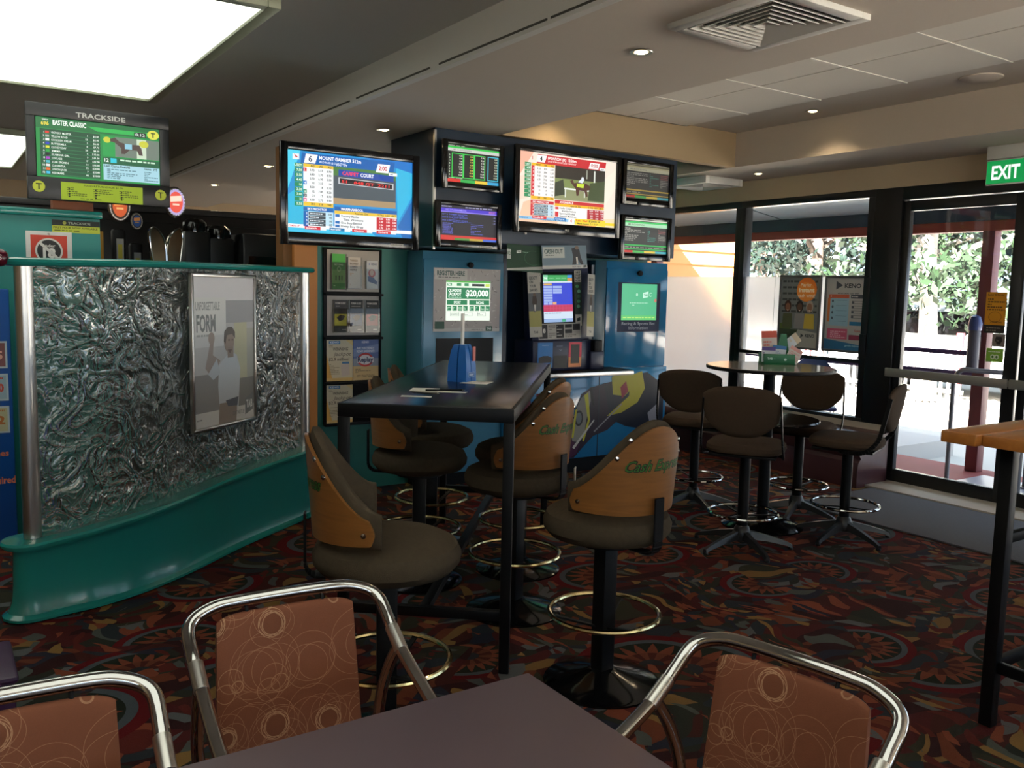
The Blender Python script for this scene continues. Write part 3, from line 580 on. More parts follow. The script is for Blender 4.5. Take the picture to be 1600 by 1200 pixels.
c.text('WARRNAMBOOL', 41, 66, 3.2, '#ffffff', 18, .03); c.text('Approx. Div', 52, 70.9, 2.4, '#303030', 11); c.text('S TAB', 71, 70.9, 2.4, '#303030', 5); c.text('NSW', 77.5, 70.9, 2.4, '#303030', 3.6); c.text('UBET', 82, 70.9, 2.4, '#303030', 4.5)
for i, s in enumerate(['Tommy Baxter', 'Tina Womans', 'One Stop Beyond', 'Pretty Boy Grigg']): c.text(s, 41 + (2 if i == 1 else 0), 75.1+i*4.2, 2.7, '#283038', 15+i)
for u, L_ in ((75.5, ['0.40','1.90','1.04','1.70']), (81, ['0.00','1.00','1.04','2.10']), (86.5, ['7.30','2.30','1.30','1.90'])): nums(c, u, 75.6, 4, L_, 2.3, '#ffffff')
c.text('COMING UP', 1, 91, 2.4, '#d42a3a', 8); c.lay(4)
c.text('51   848 GT  2211', 41.5, 30.8, 3.6, '#f03838', 39, .02, rot=.04)
for u, s in ((14, 'Ipswich'), (33, 'Mount Gambier'), (51.5, 'Casino'), (71.5, 'Canberra')): c.text(s, u, 92.8, 2.2, '#ffffff', 8)
c.build('screen', t, loc)
c = Canvas(.09, .014, 90, 14, 'p'); c.rect(0, 0, 90, 14, '#b9b6b0'); c.lay(1).dashes(6, 3, 80, 11, 1, '#55534e'); c.build('asset_sticker', t, (.3, -.001, -.27))
# red television
t, loc, w, h = tv('television', 'wall television with red and cream horse racing screen', 3.592, 4.598, 1.925, 2.556, TY, 5.4, .04, .075, .04)
c = Canvas(w, h); c.rect(0, 0, 100, 100, '#f2e4d4')
for q, col in (([(0,0),(14,0),(0,36)], '#f0b49a'), ([(0,36),(14,30),(20,60),(0,70)], '#f4d8c4'), ([(5,72),(26,60),(40,100),(0,100)], '#f6c8a8'), ([(86,30),(100,10),(100,40),(88,70)], '#f6ead8'), ([(60,95),(86,78),(80,100),(60,100)], '#e88860'), ([(88,88),(100,86),(100,100),(86,100)], '#ecd8b0')): c.poly(q, col)
c.lay(1); c.rect(17, 2, 88, 15, '#c81e28', 1); c.rect(35.5, 15, 88, 64, '#5c6248'); c.rect(35.5, 15, 88, 33, '#241e16'); c.rect(35.5, 33, 88, 49, '#7a8a4e'); c.rect(35.5, 49, 88, 64, '#8c9066'); c.rect(12, 15, 35, 19, '#f0b820'); c.rect(12, 19, 35, 62, '#f6f2ee'); c.rect(12, 62, 35, 66.5, '#f0b820')
for i in range(9): c.rect(5.5, 15+i*5.5, 11.5, 20+i*5.5, '#1d8a55')
c.rect(12, 68, 35, 72.5, '#c81e28'); c.rect(12, 73, 35, 90, '#c4dcea'); c.rect(36, 65, 88, 70, '#c81e28'); c.rect(36, 70, 88, 74, '#f0b820'); c.rect(36, 74, 88, 90, '#f6f2ee'); c.rect(0, 92, 60, 96, '#8cc4e8'); c.rect(57, 90, 90, 99, '#f4d428'); c.rect(90, 93, 100, 97, '#f4d428')
c.lay(2); c.poly([(18,3),(27,3),(25,13),(16.5,13)], '#fbfaf8'); c.poly([(72,5),(82,5),(80.5,14),(70,14)], '#fbfaf8'); c.rect(82, 11, 88, 15, '#fbfaf8'); c.rect(12, 19, 15, 62, '#d02830'); c.rect(12, 73, 15.5, 90, '#c81e28'); c.rect(70, 75, 88, 90, '#b01c28')
for i in range(4): c.rect(16, 73.8+i*4.2, 29, 77.2+i*4.2, '#26404e')
c.rect(35.5, 46, 88, 48.5, '#e8ece4'); c.rect(46, 46, 47, 60, '#e8ece4'); c.rect(66, 44, 67, 58, '#e8ece4'); c.rect(76, 17, 77.5, 42, '#dfe4da'); c.rect(68, 17, 69, 30, '#aeb4a6'); c.poly([(72,36),(88,30),(88,62),(70,62)], '#3e4c2a'); c.poly([(35.5,40),(44,34),(46,56),(35.5,60)], '#2c3420')
c.rect(36.5, 75, 40, 78.5, '#d02830'); c.rect(36.5, 82, 40, 89.5, '#d02830'); c.rect(14, 90.5, 28, 94.5, '#d42a3a'); c.rect(36, 90.5, 48, 94.5, '#1f78c0'); c.poly([(51,90),(57,90),(56,98.5),(50,98.5)], '#fbfaf8')
c.lay(3); c.poly([(55,38),(60,36),(68,37),(72,40),(72,46),(69,47),(70,56),(68,56),(66,48),(61,48),(60,56),(58,56),(57,46),(52,38),(51,35),(54,33)], '#4a2418'); c.poly([(59,36),(63,30),(66,31),(64,37)], '#dfe6f0'); c.disc(64, 29.5, 1.4, 1.8, '#dfe6f0', 12); c.poly([(58,38),(66,38),(65,44),(58,43)], '#c8dc38')
c.text('4', 20, 4.6, 6.6, '#1a1a1a', None, .03); c.text('1', 12.5, 5.5, 5, '#c81e28', None, .03); c.text('IPSWICH (R) 1350m', 28, 4, 4, '#fff4f0', 29, .03); c.text('DAVID W MACINNIS CLASS 1 HANDICAP', 28, 9.6, 2.2, '#ffe8e0', 29); c.text('0:00', 72.6, 6.2, 5, '#b01c28', 7.4, .03); c.text('UBET', 83, 12, 2, '#303030', 4); c.text('UBET', 6.2, 16.4, 2.4, '#eafff2', 4.6)
nums(c, 11, 21.4, 5.5, ['4.00','4.60','5.50','7.50','6.50','11','11','15'], 2.7, '#eafff2')
for u, L_ in ((21, ['NSW','4.10','5.20','7.90','6.70','11','7.80','11','12','738']), (27.5, ['VIC','3.20','3.90','7.20','7.10','7.50','9.60','17','10','306']), (34, ['AG','2.60','5.20','6.40','5.60','9.10','6.00','11','12','178'])): nums(c, u, 15.8, 5.2, L_, 2.6, '#383028')
nums(c, 14.4, 21, 5.2, ['2','5','8','1','7','3','4','6'], 2.7, '#ffffff'); c.text('SKY PREDICTOR', 14, 69, 2.6, '#ffffff', 16, .02); nums(c, 15, 74.2, 4.2, ['2','7','5','8'], 2.6, '#ffffff'); nums(c, 34, 74.2, 4.2, ['100','97','91','91'], 2.6, '#203040')
for i, s in enumerate(['LIONSPETTE', 'JADEN ANGELE', 'THE FULL MOO', 'UPDATES FINE']): c.text(s, 16.6, 74.4+i*4.2, 2.1, '#e8f0f2', 11.5)
c.text('AVONDALE', 41, 66, 3.2, '#fff4f0', 14, .03); c.text('Approx. Div', 52, 70.9, 2.4, '#303030', 11); c.text('S TAB', 71, 70.9, 2.4, '#303030', 5); c.text('NSW', 77.5, 70.9, 2.4, '#303030', 3.6); c.text('UBET', 82.4, 70.9, 2.4, '#303030', 4.5)
for i, s in enumerate(['Holly Creek', 'Brendan Nelson', 'Special Duke', 'Quantum Maelstrom']): c.text(s, 41+(2.5 if i == 1 else 0), 75+i*3.9, 2.6, '#283038', 13+i*1.5)
for u, L_ in ((76, ['52.70','11.20','2.30','2.90']), (82, ['51.40','10.80','2.10','2.20']), (87.6, ['30.80','13.00','2.40','2.30'])): nums(c, u, 75.6, 3.8, L_, 2.1, '#ffffff')
c.text('4', 52.2, 91.4, 5, '#c81e28', None, .03); c.text('Late Mail', 58.5, 91, 3, '#d84a10', 12, .03); c.text('IPSWICH', 72, 91, 3, '#202020', 12, .03); c.text('Mark Guest 2-1-3-7', 59.5, 95.4, 2.6, '#202020', 22); c.text('COMING UP', 1, 93, 2.2, '#1a5a90', 9); c.text('1. Actuarial Sophia  Su M. J. Murrihone', 20, 93.4+1, 1.8, '#1a4a78', 28)
c.lay(4); c.text('Benalla (R)', 15, 91.4, 2.2, '#ffffff', 10); c.text('Canberra', 37, 91.4, 2.2, '#ffffff', 9); c.build('screen', t, loc)
c = Canvas(.2, .02, 200, 20, 'p'); c.text('LG', 80, 3, 13, '#d0ccc8', 22, .03); c.disc(72, 9, 7, 7, '#b8b4b0', 14); c.build('maker_mark', t, (0, -.001, -.265))
# monitors
t, loc, w, h = tv('monitor', 'small upper monitor with green boxed columns of odds, beside blue television', 3.05, 3.56, 2.205, 2.545, 5.16, 5.5, .03, .045, .035, .12)
c = Canvas(w, h); c.rect(0, 0, 100, 100, '#0e100e'); c.lay(1); c.rect(0, 4, 100, 9, '#2fc04a'); c.rect(0, 9, 100, 17, '#c8ccc4'); c.rect(0, 91, 100, 100, '#d03028'); c.rect(26, 91, 54, 100, '#2aa848'); c.rect(54, 91, 78, 100, '#e0c038'); c.rect(78, 91, 100, 100, '#2f9ed0')
c.lay(2); c.dashes(3, 1, 96, 4, 1, '#b8b8b0'); c.text('MR R GOODWIN', 12, 10.5, 4.5, '#8a8a84', 34)
for u0, u1, col in ((9, 31, '#35d050'), (31, 52, '#35d050'), (52, 73, '#35d050'), (78, 99, '#3ec0dc')):
    for q in ((u0, 22, u1, 24), (u0, 86, u1, 88), (u0, 22, u0+1.5, 88), (u1-1.5, 22, u1, 88)): c.rect(*q, col)
nums(c, 6, 26, 7.4, ['2','5','1','8','7','3','4','6'], 4, '#e8e8e0')
for u, L_, col in ((29, ['4.10','4.40','7.00','8.00','11.00','7.30','8.60','13.40'], '#e8e8e0'), (50, ['5.30','6.00','5.40','6.90','11.10','8.40','10.40','14.80'], '#e8d858'), (71, ['2.70','5.30','7.10','7.20','7.80','9.60','11.60','16.00'], '#e8e8e0'), (97, ['2.60','5.30','6.40','8.40','9.10','8.00','11.40','17.20'], '#d8dcc0')): nums(c, u, 26, 7.4, L_, 4, col)
c.dashes(4, 87.5, 96, 90.5, 1, '#c0c0b8'); c.build('screen', t, loc)
t, loc, w, h = tv('monitor', 'small lower monitor with purple header and blue text, beside blue television', 3.0, 3.55, 1.79, 2.12, 5.16, 5.5, .03, .05, .035, .12)
c = Canvas(w, h, mode='e'); c.rect(0, 0, 100, 100, '#1c1b24'); c.lay(1); c.rect(0, 8, 100, 17, '#4a34c8'); c.rect(0, 17, 100, 20, '#8c7ce0'); c.rect(0, 86, 100, 93, '#c8302c'); c.rect(0, 93, 26, 99, '#c8302c'); c.rect(26, 93, 52, 99, '#4a8a3c'); c.rect(52, 93, 76, 99, '#b8a038'); c.rect(76, 93, 100, 99, '#3a62c8')
c.lay(2); c.dashes(3, 1, 20, 6, 1, '#a8a4d0'); c.dashes(44, 1, 98, 6, 1, '#a8a4d0'); c.text('NO 2 WARRNAMBOOL', 10, 10, 5.4, '#a49cf0', 36); c.text('RESULT', 86, 10, 5.4, '#d07890', 12)
for i, s in enumerate(['1ST 2 TOMMY BAXTER', '2ND 8 ONE STOP BEYOND', '3RD 2 PRETTY BOY GRIGG']): c.text(s, 4, 24+i*8.5, 3.6, '#5a68d8', 44); c.dashes(22, 28+i*8.5, 56, 31.5+i*8.5, 1, '#4656b8'); c.text('%.2f' % (1.9-.3*i), 98, 26+i*8.5, 3.4, '#9098d8', al='r')
for i, s in enumerate(['QUINELLA', 'EXACTA', 'DOUBLE', 'TRIFECTA', 'FIRST 4', 'QUADDIE', 'D DOUBLE']): c.text(s, 5, 50+i*4.6, 3.2, '#6870e0', min(18, 2.4*len(s))); c.dashes(54, 50+i*4.6, 76, 53.6+i*4.6, 1, '#5a62c8')
c.build('screen', t, loc); c = Canvas(.1, .016, 100, 16, 'p'); c.rect(0, 0, 100, 16, '#c0bdb6'); c.lay(1).dashes(6, 4, 90, 12, 1, '#5c5a55'); c.build('asset_sticker', t, (.13, -.001, -.14))
for up in (True, False):
    t, loc, w, h = tv('monitor', 'small upper monitor with dim yellow striped listing, right of red television' if up else 'small lower monitor with green striped listing, right of red television',
                      4.62, 5.163, 2.2 if up else 1.762, 2.556 if up else 2.118, TY, 5.4, .03, .05, .035, .12)
    hd, ln = ('#a8a078', '#b89c38') if up else ('#3cc060', '#2fae50')
    c = Canvas(w, h, mode='d' if up else 'e'); c.rect(0, 0, 100, 100, '#2c2c2c' if up else '#2f3130'); c.lay(1); c.rect(0, 0, 100, 3, '#d8d8c8' if not up else '#807c60'); c.rect(0, 5, 100, 10, hd); c.rect(0, 10, 100, 20, '#b8b498' if up else '#a8dcb4'); c.rect(0, 73, 100, 77, ln); c.rect(0, 91, 22, 97, '#c83028'); c.rect(22, 91, 48, 97, '#3cb04a'); c.rect(48, 91, 74, 97, '#d8c040'); c.rect(74, 91, 100, 97, '#38a8b8'); c.rect(0, 85, 100, 88, ln)
    c.lay(2); c.text('MR R GOODWIN', 10, 12, 5, '#6c6a5c', 36)
    for i in range(8): c.dashes(3, 24+i*5, 50, 28.4+i*5, 1, '#9a9a92'); c.dashes(55, 24+i*5, 76, 28.4+i*5, 1, '#3a8a7c'); c.dashes(80, 24+i*5, 98, 28.4+i*5, 1, '#a05a58' if i < 3 else '#8e8e86')
    c.dashes(4, 79, 96, 84, 1, '#8a8a80'); c.build('screen', t, loc)
    c = Canvas(.11, .018, 110, 18, 'p'); c.rect(0, 0, 110, 18, '#c4c1ba'); c.lay(1).dashes(6, 4, 100, 13, 1, '#5c5a55'); c.build('asset_sticker', t, (-.17, -.001, -.155))

# track racing sign
t = thing('racing_display', 'green TRACKSIDE racing screen in black surround at upper left', 'display sign', (.875, 5.7, 2.22)); w, h = .765, .535
MB().box(-w/2, -.0, h/2-.075, w/2, .05, h/2, 0, .004).box(-w/2, 0, -h/2, w/2, .05, -h/2+.125, 0, .004).box(-w/2, 0, -h/2+.125, -w/2+.045, .05, h/2-.075, 0, .004).box(w/2-.055, 0, -h/2+.125, w/2, .05, h/2-.075, 0, .004).box(-w/2+.01, .05, -h/2+.01, w/2-.01, .09, h/2-.01, 0, .006).build('surround', M_dark, t)
sw, sh = w-.1, h-.2
c = Canvas(sw, sh); c.rect(0, 0, 100, 100, '#0f8a3e'); c.lay(1); c.rect(0, 0, 100, 19, '#0b6a34'); c.poly([(40,9),(100,9),(100,16),(48,16)], '#23b04c'); c.rect(3, 20, 50, 97, '#0a4a2c'); c.rect(52, 22, 99, 56, '#6e7c70'); c.rect(52, 22, 62, 56, '#1d9a48'); c.rect(80, 22, 88, 56, '#c8d8c0'); c.rect(52, 70, 99, 97, '#a4d0dc'); c.rect(52, 58, 99, 70, '#0b5a36')
c.lay(2); c.text('696', 4, 8, 6, '#e8d840', 6, .03); c.text('Game', 5, 3, 3, '#e8ece8', 4.6); c.text('EASTER CLASSIC', 13, 4, 8, '#f4fff6', 26, .03); c.rect(78, 10, 88, 18, '#0e1c16'); c.text('0:12', 79, 11.5, 5, '#d8e8e0', 8)
names = ['VICTORY MASTER','YELLOW ROAD','COOKIES N CREAM','BUTTERMILK','CLOUDY DAY','JEMIMA','GLAMOUR GIRL','COOLADE','STAR SPOKEN','CLEOPATRA','UNION JACK','RED MARS']
cols = ['#d83228','#a0a8a0','#e8ece8','#2438c0','#d8d838','#20a038','#181818','#a038b8','#48b0c0','#dcdcdc','#e06420','#38b8e0']
for i in range(12):
    v = 23+i*6.1; c.rect(4, v+5, 50, v+5.35, '#3aa060'); c.rect(7, v+.4, 10, v+4.4, cols[i]); c.text(str(i+1), 6.2, v+.8, 3.2, '#f0fff4', al='r'); c.text(names[i], 11.5, v+.8, 3.3, '#f0fff4', min(15.5, 1.15*len(names[i])), .01)
    c.text(['1','12','3','8','26','4','9','17','14','95','7','40'][i], 40, v+.8, 3, '#f0fff4', al='r'); c.text('$%.2f' % [4,5,6,7.7,8,10,11,12,15,20,25,30][i], 49, v+.8, 3, '#f0fff4', al='r')
c.lay(3); c.disc(94, 12, 5, 8, '#d8d84a'); c.disc(55.5, 28, 3, 5, '#c8c83a'); c.disc(86, 30, 4, 6, '#c8c83a'); c.poly([(58,26),(62,23),(66,30),(72,33),(82,32),(84,38),(85,50),(82,50),(80,42),(74,42),(70,50),(67,50),(67,40),(62,32),(58,30)], '#4c3c38'); c.rect(70, 32, 76, 41, '#8cc4d8')
c.text('12', 53, 60, 6, '#f4fff6', 3.4, .02); c.rect(58, 59, 63, 67, '#28c4d8'); c.dashes(66, 58.5, 96, 64, 1, '#c8e8d0'); c.text('Last Game Results', 53, 70.6, 4, '#123c30', 21, .02); c.text('Game  695', 86, 70.6, 4, '#123c30', 11, .02)
c.lay(4); c.text('T', 92.2, 8, 8, '#1d3818', 3.6, .04); c.dashes(55, 77, 80, 95, 6, '#44707c'); c.dashes(86, 77, 98, 95, 6, '#44707c'); c.build('screen', t, (0, .012, .028))
c = Canvas(w, .06, 765, 60, 'p'); c.text('TRACKSIDE', 255, 20, 28, '#b8bab8', 265, .02); c.build('lettering', t, (0, -.001, h/2-.04))
c = Canvas(.44, .1, 440, 100, 'p'); c.rect(0, 0, 440, 100, '#aac42c'); c.lay(1); c.text('FIXED RETURNS FOR $1.00', 120, 8, 10, '#3c4c10', 210); 
for k in range(3): c.dashes(30+k*140, 26, 135+k*140, 78, 5, '#67781c'); [c.disc(42+k*140, 38+j*14, 5, 5, '#2c3410', 10) for j in range(4)]
c.dashes(100, 84, 340, 94, 1, '#67781c'); c.build('returns_panel', t, (.005, -.0015, -h/2+.055))
for s in (-1, 1):
    c = Canvas(.07, .07, 100, 100, 'p'); c.disc(50, 50, 50, 50, '#2c3020', 32); c.lay(1).disc(50, 50, 45, 45, '#c0c83c', 32); c.lay(2).text('T', 28, 24, 50, '#1c2010', 44, .02); c.build('round_badge', t, (s*(w/2-.055), -.001, -h/2+.07))
struct('wall_partition_left', MB().box(-2.0, 5.8, 0, .874, 5.9, 1.86), mat('teal_board_paint', '#1f837c', .45))
struct('trim_9', MB().box(-2.0, 5.76, 1.86, .885, 5.92, 1.905, 0, .01), M_teal)
struct('wall_pillar_left', MB().box(.64, 5.93, 0, .86, 6.05, 2.52), mat('terracotta_column', '#8c4c2a', .6))
c = Canvas(.255, .072, 255, 72, 'p'); c.rect(0, 0, 255, 32, '#222824'); c.rect(0, 32, 255, 72, '#bcc63c'); c.lay(1); c.text('TRACKSIDE', 85, 9, 14, '#a8b0a0', 120); c.disc(66, 16, 10, 10, '#a8a848', 16); c.text('FIRST FOUR NOW AVAILABLE', 8, 38, 11, '#2c3410', 235); c.dashes(12, 55, 230, 66, 1, '#55601c')
tag(c.build('sticker', None, (.745, 5.798, 1.845-.035)), 'black and yellow TRACKSIDE strip sign at top of teal board', 'sign')
t = thing('age_sign', 'square red under 18 prohibition sign on teal board', 'sign', (.6, 5.794, 1.665)); MB().box(-.12, 0, -.11, .12, .006, .11).build('card', M_white, t, smooth=False)
c = Canvas(.24, .22, 240, 220, 'p'); c.rect(24, 22, 214, 208, '#c8402c'); c.lay(1); c.disc(118, 112, 72, 74, '#d8d4cc', 36); c.lay(2); c.disc(118, 112, 62, 64, '#2c2c2a', 36); c.lay(3); c.text('under', 84, 72, 18, '#d8d4cc', 68, .02); c.text('18', 86, 96, 54, '#e4e0d8', 66, .05); c.lay(4); c.poly([(66,72),(76,60),(172,152),(162,164)], '#d8d4cc'); c.build('print', t, (0, -.001, 0))
MB().lathe([(0, -.006), (.006, -.004), (.007, 0)], 12).build('screw', M_steel, t, (0, -.002, .098)).rotation_euler = (-PI/2, 0, 0)
# blue stand with cards, far left
t = thing('brochure_stand', 'blue ticket display stand behind the partition at left edge', 'display stand', (.05, 5.55, 0))
MB().box(-.45, 0, 0, .32, .12, 1.44, 0, .01).build('body', mat('royal_blue_board', '#1c55a4', .3), t)
c = Canvas(.77, .5, 770, 500, 'p'); c.text('tickets', 640, 150, 34, '#e07a5c', 120, .03, 'r'); c.text('games', 740, 220, 34, '#e07a5c', 120, .03, 'r'); c.text('required', 768, 370, 40, '#e07a5c', 150, .03, 'r'); c.build('lettering', t, (-.065, -.002, .52))
for k, (z, s, bg, fg) in enumerate(((1.08, '$5', '#8c5a5c', '#f0b8a8'), (.9, '$10', '#a8c0cc', '#d85a48'), (.72, '$2', '#c8c49c', '#c8783c'))):
    c = Canvas(.12, .15, 120, 150, 'p'); c.rect(0, 0, 120, 150, '#c8d4dc'); c.lay(1).rect(10, 10, 110, 140, bg); c.lay(2).text(s, 22, 55, 44, fg, 76, .05); c.dashes(24, 16, 96, 34, 1, fg)
    tag(c.build('scratch_card', None, (.29, 5.548, z+.0)), ['dark red $5 card, topmost on the blue stand', 'pale blue $10 card on the blue stand', 'cream and green card, lowest on the blue stand'][k], 'card', 'cards on the blue stand')
c = Canvas(.13, .2, 100, 100, 'p'); c.rect(0, 0, 100, 100, '#d8a428'); tag(c.build('yellow_card', None, (.25, 5.546, 1.3)), 'plain yellow card at top of the blue stand', 'card')
# orange column behind the blue television
struct('wall_pillar_mid', MB().box(2.01, 5.62, 0, 2.17, 5.8, 2.42), M_tan)
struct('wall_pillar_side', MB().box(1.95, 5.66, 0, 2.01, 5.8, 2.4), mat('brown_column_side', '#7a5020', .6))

# ------------------------------------------------------------------ betting counter under the screens
# overhead panel that carries the screens
t = thing('screen_canopy', 'dark navy overhead panel carrying the racing screens', 'canopy', (0, 0, 0))
MB().box(2.86, 5.28, 1.785, 5.08, 5.945, ZW).build('body', M_navy, t)
MB().box(2.852, 5.272, 1.76, 2.868, 5.288, 2.55).box(3.6, 5.265, 1.9, 3.612, 5.28, 2.5).build('edge_strip', M_steel, t)
for x, z in ((3.1, 2.37), (3.07, 1.95), (3.86, 2.2), (4.62, 2.38), (4.62, 1.94)): MB().box(x-.05, 5.2, z-.05, x+.05, 5.3, z+.05, 0, .006).build('mounting_bracket', M_black, t)
t['label'] = 'dark navy overhead panel carrying the racing screens'
MB().box(2.18, 5.14, 2.0, 2.28, 5.66, 2.1, 0, .01).box(2.1, 5.6, 1.95, 2.28, 5.64, 2.15).build('wall_arm', M_black, thing('television_bracket', 'black wall arm behind the blue television', 'bracket'))
# left cabinet
def cabinet(name, label, x0, x1, z0, z1, y=5.7, m=M_blue, door=True):
    t = thing(name, label, 'cabinet', ((x0+x1)/2, y, 0)); w = (x1-x0)/2
    MB().box(-w, 0, z0, w, .25, z1, 0, .004).build('body', m, t)
    if z0 < .2: MB().box(-w+.02, .03, 0, w-.02, .24, z0).build('toe_kick', M_black, t)
    if door: MB().box(-w+.006, -.014, z0+.01, w-.006, 0, z1-.06, 0, .003).build('door', m, t)
    return t
M_bluegrey = mat('blue_grey_laminate', '#4a86a4', .22, coat=.4, vary=.3, vscale=1.2)
c1 = cabinet('terminal_cabinet', 'tall pale blue cabinet with the Register Here terminal', 3.0, 3.7, .1, 1.77, m=M_bluegrey)
MB().box(-.24, -.017, .93, .26, -.014, 1.13).build('ticket_slot_panel', mat('black_recess', '#050506', .6), c1)
MB().lathe([(0, -.05), (.02, -.045), (.022, -.03), (.012, -.02), (.012, 0)], 16).build('camera_knob', M_black, c1, (.03, -.014, 1.675)).rotation_euler = (-PI/2, 0, 0)
c = Canvas(.58, .47, 580, 470, 'p', lift=.2); c.rect(0, 0, 580, 470, '#b0a8a2'); rn = random.Random(5); c.lay(1)
for i in range(150):
    u, v, a = rn.uniform(8, 560), rn.uniform(8, 450), rn.uniform(0, 3.1); l = rn.uniform(5, 13); dx, dy = l*math.cos(a), l*math.sin(a); nx, ny = -dy*.25, dx*.25
    c.poly([(max(1, min(579, u+p)), max(1, min(469, v+q))) for p, q in ((-dx-nx, -dy-ny), (dx-nx, dy-ny), (dx+nx, dy+ny), (-dx+nx, -dy+ny))], rn.choice(['#6c6462', '#d0cac4', '#807a76']))
c.lay(2); c.rect(8, 8, 285, 85, '#c8c4bc'); c.rect(0, 445, 580, 470, '#c4c0ba'); c.rect(14, 395, 95, 450, '#123c28'); c.rect(455, 430, 515, 468, '#123c28')
c.lay(3); c.text('REGISTER HERE', 28, 20, 34, '#1e4038', 235, .03); c.dashes(40, 62, 250, 76, 1, '#5c5c58'); c.text('TAB', 462, 440, 16, '#e8f0e8', 44, .04); c.text('MORE FOR IT ALL', 330, 452, 10, '#5c5c58', 100)
o = c.build('terminal_surround', c1, (.022, -.0185, 1.415))
c = Canvas(.385, .295, 385, 295); c.rect(0, 0, 385, 295, '#e8f4e4'); c.lay(1); c.rect(0, 0, 385, 12, '#4aa83c'); c.rect(0, 12, 385, 44, '#dff2dc'); c.rect(8, 50, 378, 134, '#14794a')
for u0, u1 in ((8, 182), (200, 378)): c.rect(u0, 142, u1, 178, '#14794a')
for i in range(8): c.rect(8+i*47+(8 if i > 3 else 0), 186, 46+i*47+(8 if i > 3 else 0), 222, '#14794a')
for u in (10, 90, 155): c.rect(u, 18, u+38, 38, '#2d8c54')
c.rect(222, 20, 330, 38, '#1a2420'); c.rect(340, 18, 378, 40, '#c8dc60')
c.lay(2); c.text('QUADDIE', 18, 60, 22, '#f2fff4', 112, .03); c.text('JACKPOT', 18, 88, 22, '#f2fff4', 112, .03); c.text('$20,000', 168, 66, 46, '#f2fff4', 200, .04); c.text('SPORT', 66, 150, 20, '#f2fff4', 60, .03); c.text('RACING', 262, 150, 20, '#f2fff4', 66, .03); c.dashes(20, 118, 130, 126, 1, '#c8e8d0'); c.text('TAB', 14, 22, 12, '#f2fff4', 28, .03)
for i in range(8): c.dashes(11+i*47+(8 if i > 3 else 0), 194, 43+i*47+(8 if i > 3 else 0), 214, 2, '#c8ecd0')
for i in range(3): c.ring(75+i*118, 248, 52, 20, .08, '#8a948c', 4, PI/4, PI/4+2*PI); c.dashes(40+i*118, 238, 110+i*118, 258, 2, '#8a948c')
c.build('terminal_screen', c1, (.03, -.02, 1.41))
# lower counter with the big sports mural
c2 = cabinet('mural_counter', 'low glossy blue counter with rugby and horse mural', 3.7, 5.42, .12, .86, 5.66, door=False)
MB().box(-.005, -.004, .12, 0, 0, .86).build('panel_joint', M_navy, c2, (.1, 0, 0))
c = Canvas(1.7, .73, 1700, 730, 'g')
# coordinates: u 0 = x 3.71, v 0 = z .855
c.poly([(0,300),(110,180),(240,200),(300,420),(180,560),(60,600),(0,560)], '#5c1430'); c.poly([(20,420),(90,300),(150,330),(100,470),(40,560)], '#a87868')
c.poly([(240,340),(330,330),(350,520),(290,640),(250,560)], '#a88474'); c.poly([(300,180),(420,160),(430,340),(340,360)], '#5c1430'); c.poly([(100,640),(300,560),(330,730),(90,730)], '#2c2c3c')
c.poly([(610,700),(600,620),(660,480),(700,330),(760,200),(860,150),(1000,120),(1150,100),(1250,180),(1200,420),(1050,520),(900,560),(800,640),(700,730),(640,728)], '#2a2233')
c.poly([(1000,140),(1300,60),(1480,40),(1680,160),(1690,640),(1450,540),(1250,500),(1080,430)], '#1c2230')
c.lay(1); c.poly([(655,500),(700,340),(760,230),(850,170),(860,260),(820,420),(800,560),(740,600),(680,590)], '#8c8c84'); c.poly([(612,690),(640,560),(700,600),(760,620),(720,700),(660,726)], '#4a2844')
c.poly([(1080,70),(1200,10),(1290,60),(1330,160),(1230,240),(1100,220)], '#a8a428'); c.poly([(1290,60),(1420,30),(1460,180),(1380,300),(1200,380),(1040,400),(1160,320),(1280,240)], '#a8a428'); c.poly([(1180,160),(1240,110),(1270,200),(1200,260)], '#8c2438')
c.poly([(1500,400),(1600,330),(1640,460),(1540,520)], '#8a8c98')
c.lay(2); c.disc(740, 400, 44, 66, '#2c2c30', 20); c.disc(740, 400, 30, 48, '#70787c', 20); c.poly([(790,210),(830,190),(860,420),(800,600),(784,590),(836,420)], '#c8c438'); c.poly([(680,640),(900,420),(906,430),(700,656)], '#c8c8c4'); c.poly([(900,520),(1200,300),(1204,308),(910,530)], '#8a8a90'); c.disc(180, 240, 18, 22, '#c8c0b8', 14)
c.poly([(700,330),(720,322),(690,560),(672,560)], '#c8c438')
c.lay(3); c.poly([(840,150),(870,146),(900,300),(880,300)], '#16141c')
c.build('mural', c2, (0, -.002, .49))
# centre kiosk bay
t = thing('kiosk_bay', 'dark navy recess behind the betting kiosk', 'cabinet', (4.21, 5.7, 0))
MB().box(-.51, .2, .86, .51, .25, 1.77).box(-.51, 0, .86, -.47, .2, 1.77).box(.36, -.0, .86, .39, .2, 1.72).build('body', M_navy, t); MB().box(.39, -.01, .87, .51, .2, 1.76, 0, .003).build('side_panel', mat('petrol_laminate', '#174a5c', .3), t)
t = thing('ledge', 'black counter ledge with silver edge under the betting kiosk', 'ledge', (4.08, 5.52, .87)); MB().box(-.72, -.12, -.03, .72, .18, .0, 0, .006).build('top', M_black, t); MB().box(-.72, -.128, -.04, .72, -.118, -.005, 0, .002).build('edge_trim', M_steel, t)
kt = thing('betting_kiosk', 'navy betting kiosk with tall touchscreen and coin trays', 'kiosk', (4.225, 5.6, .87))
kt.rotation_euler = (0, 0, 0); M_k = mat('kiosk_navy_plastic', '#1e2440', .35)
MB().box(-.33, -.05, 0, .33, .22, .24, 0, .01).box(.22, -.08, .0, .36, 0, .15, 0, .008).build('base_unit', M_k, kt)
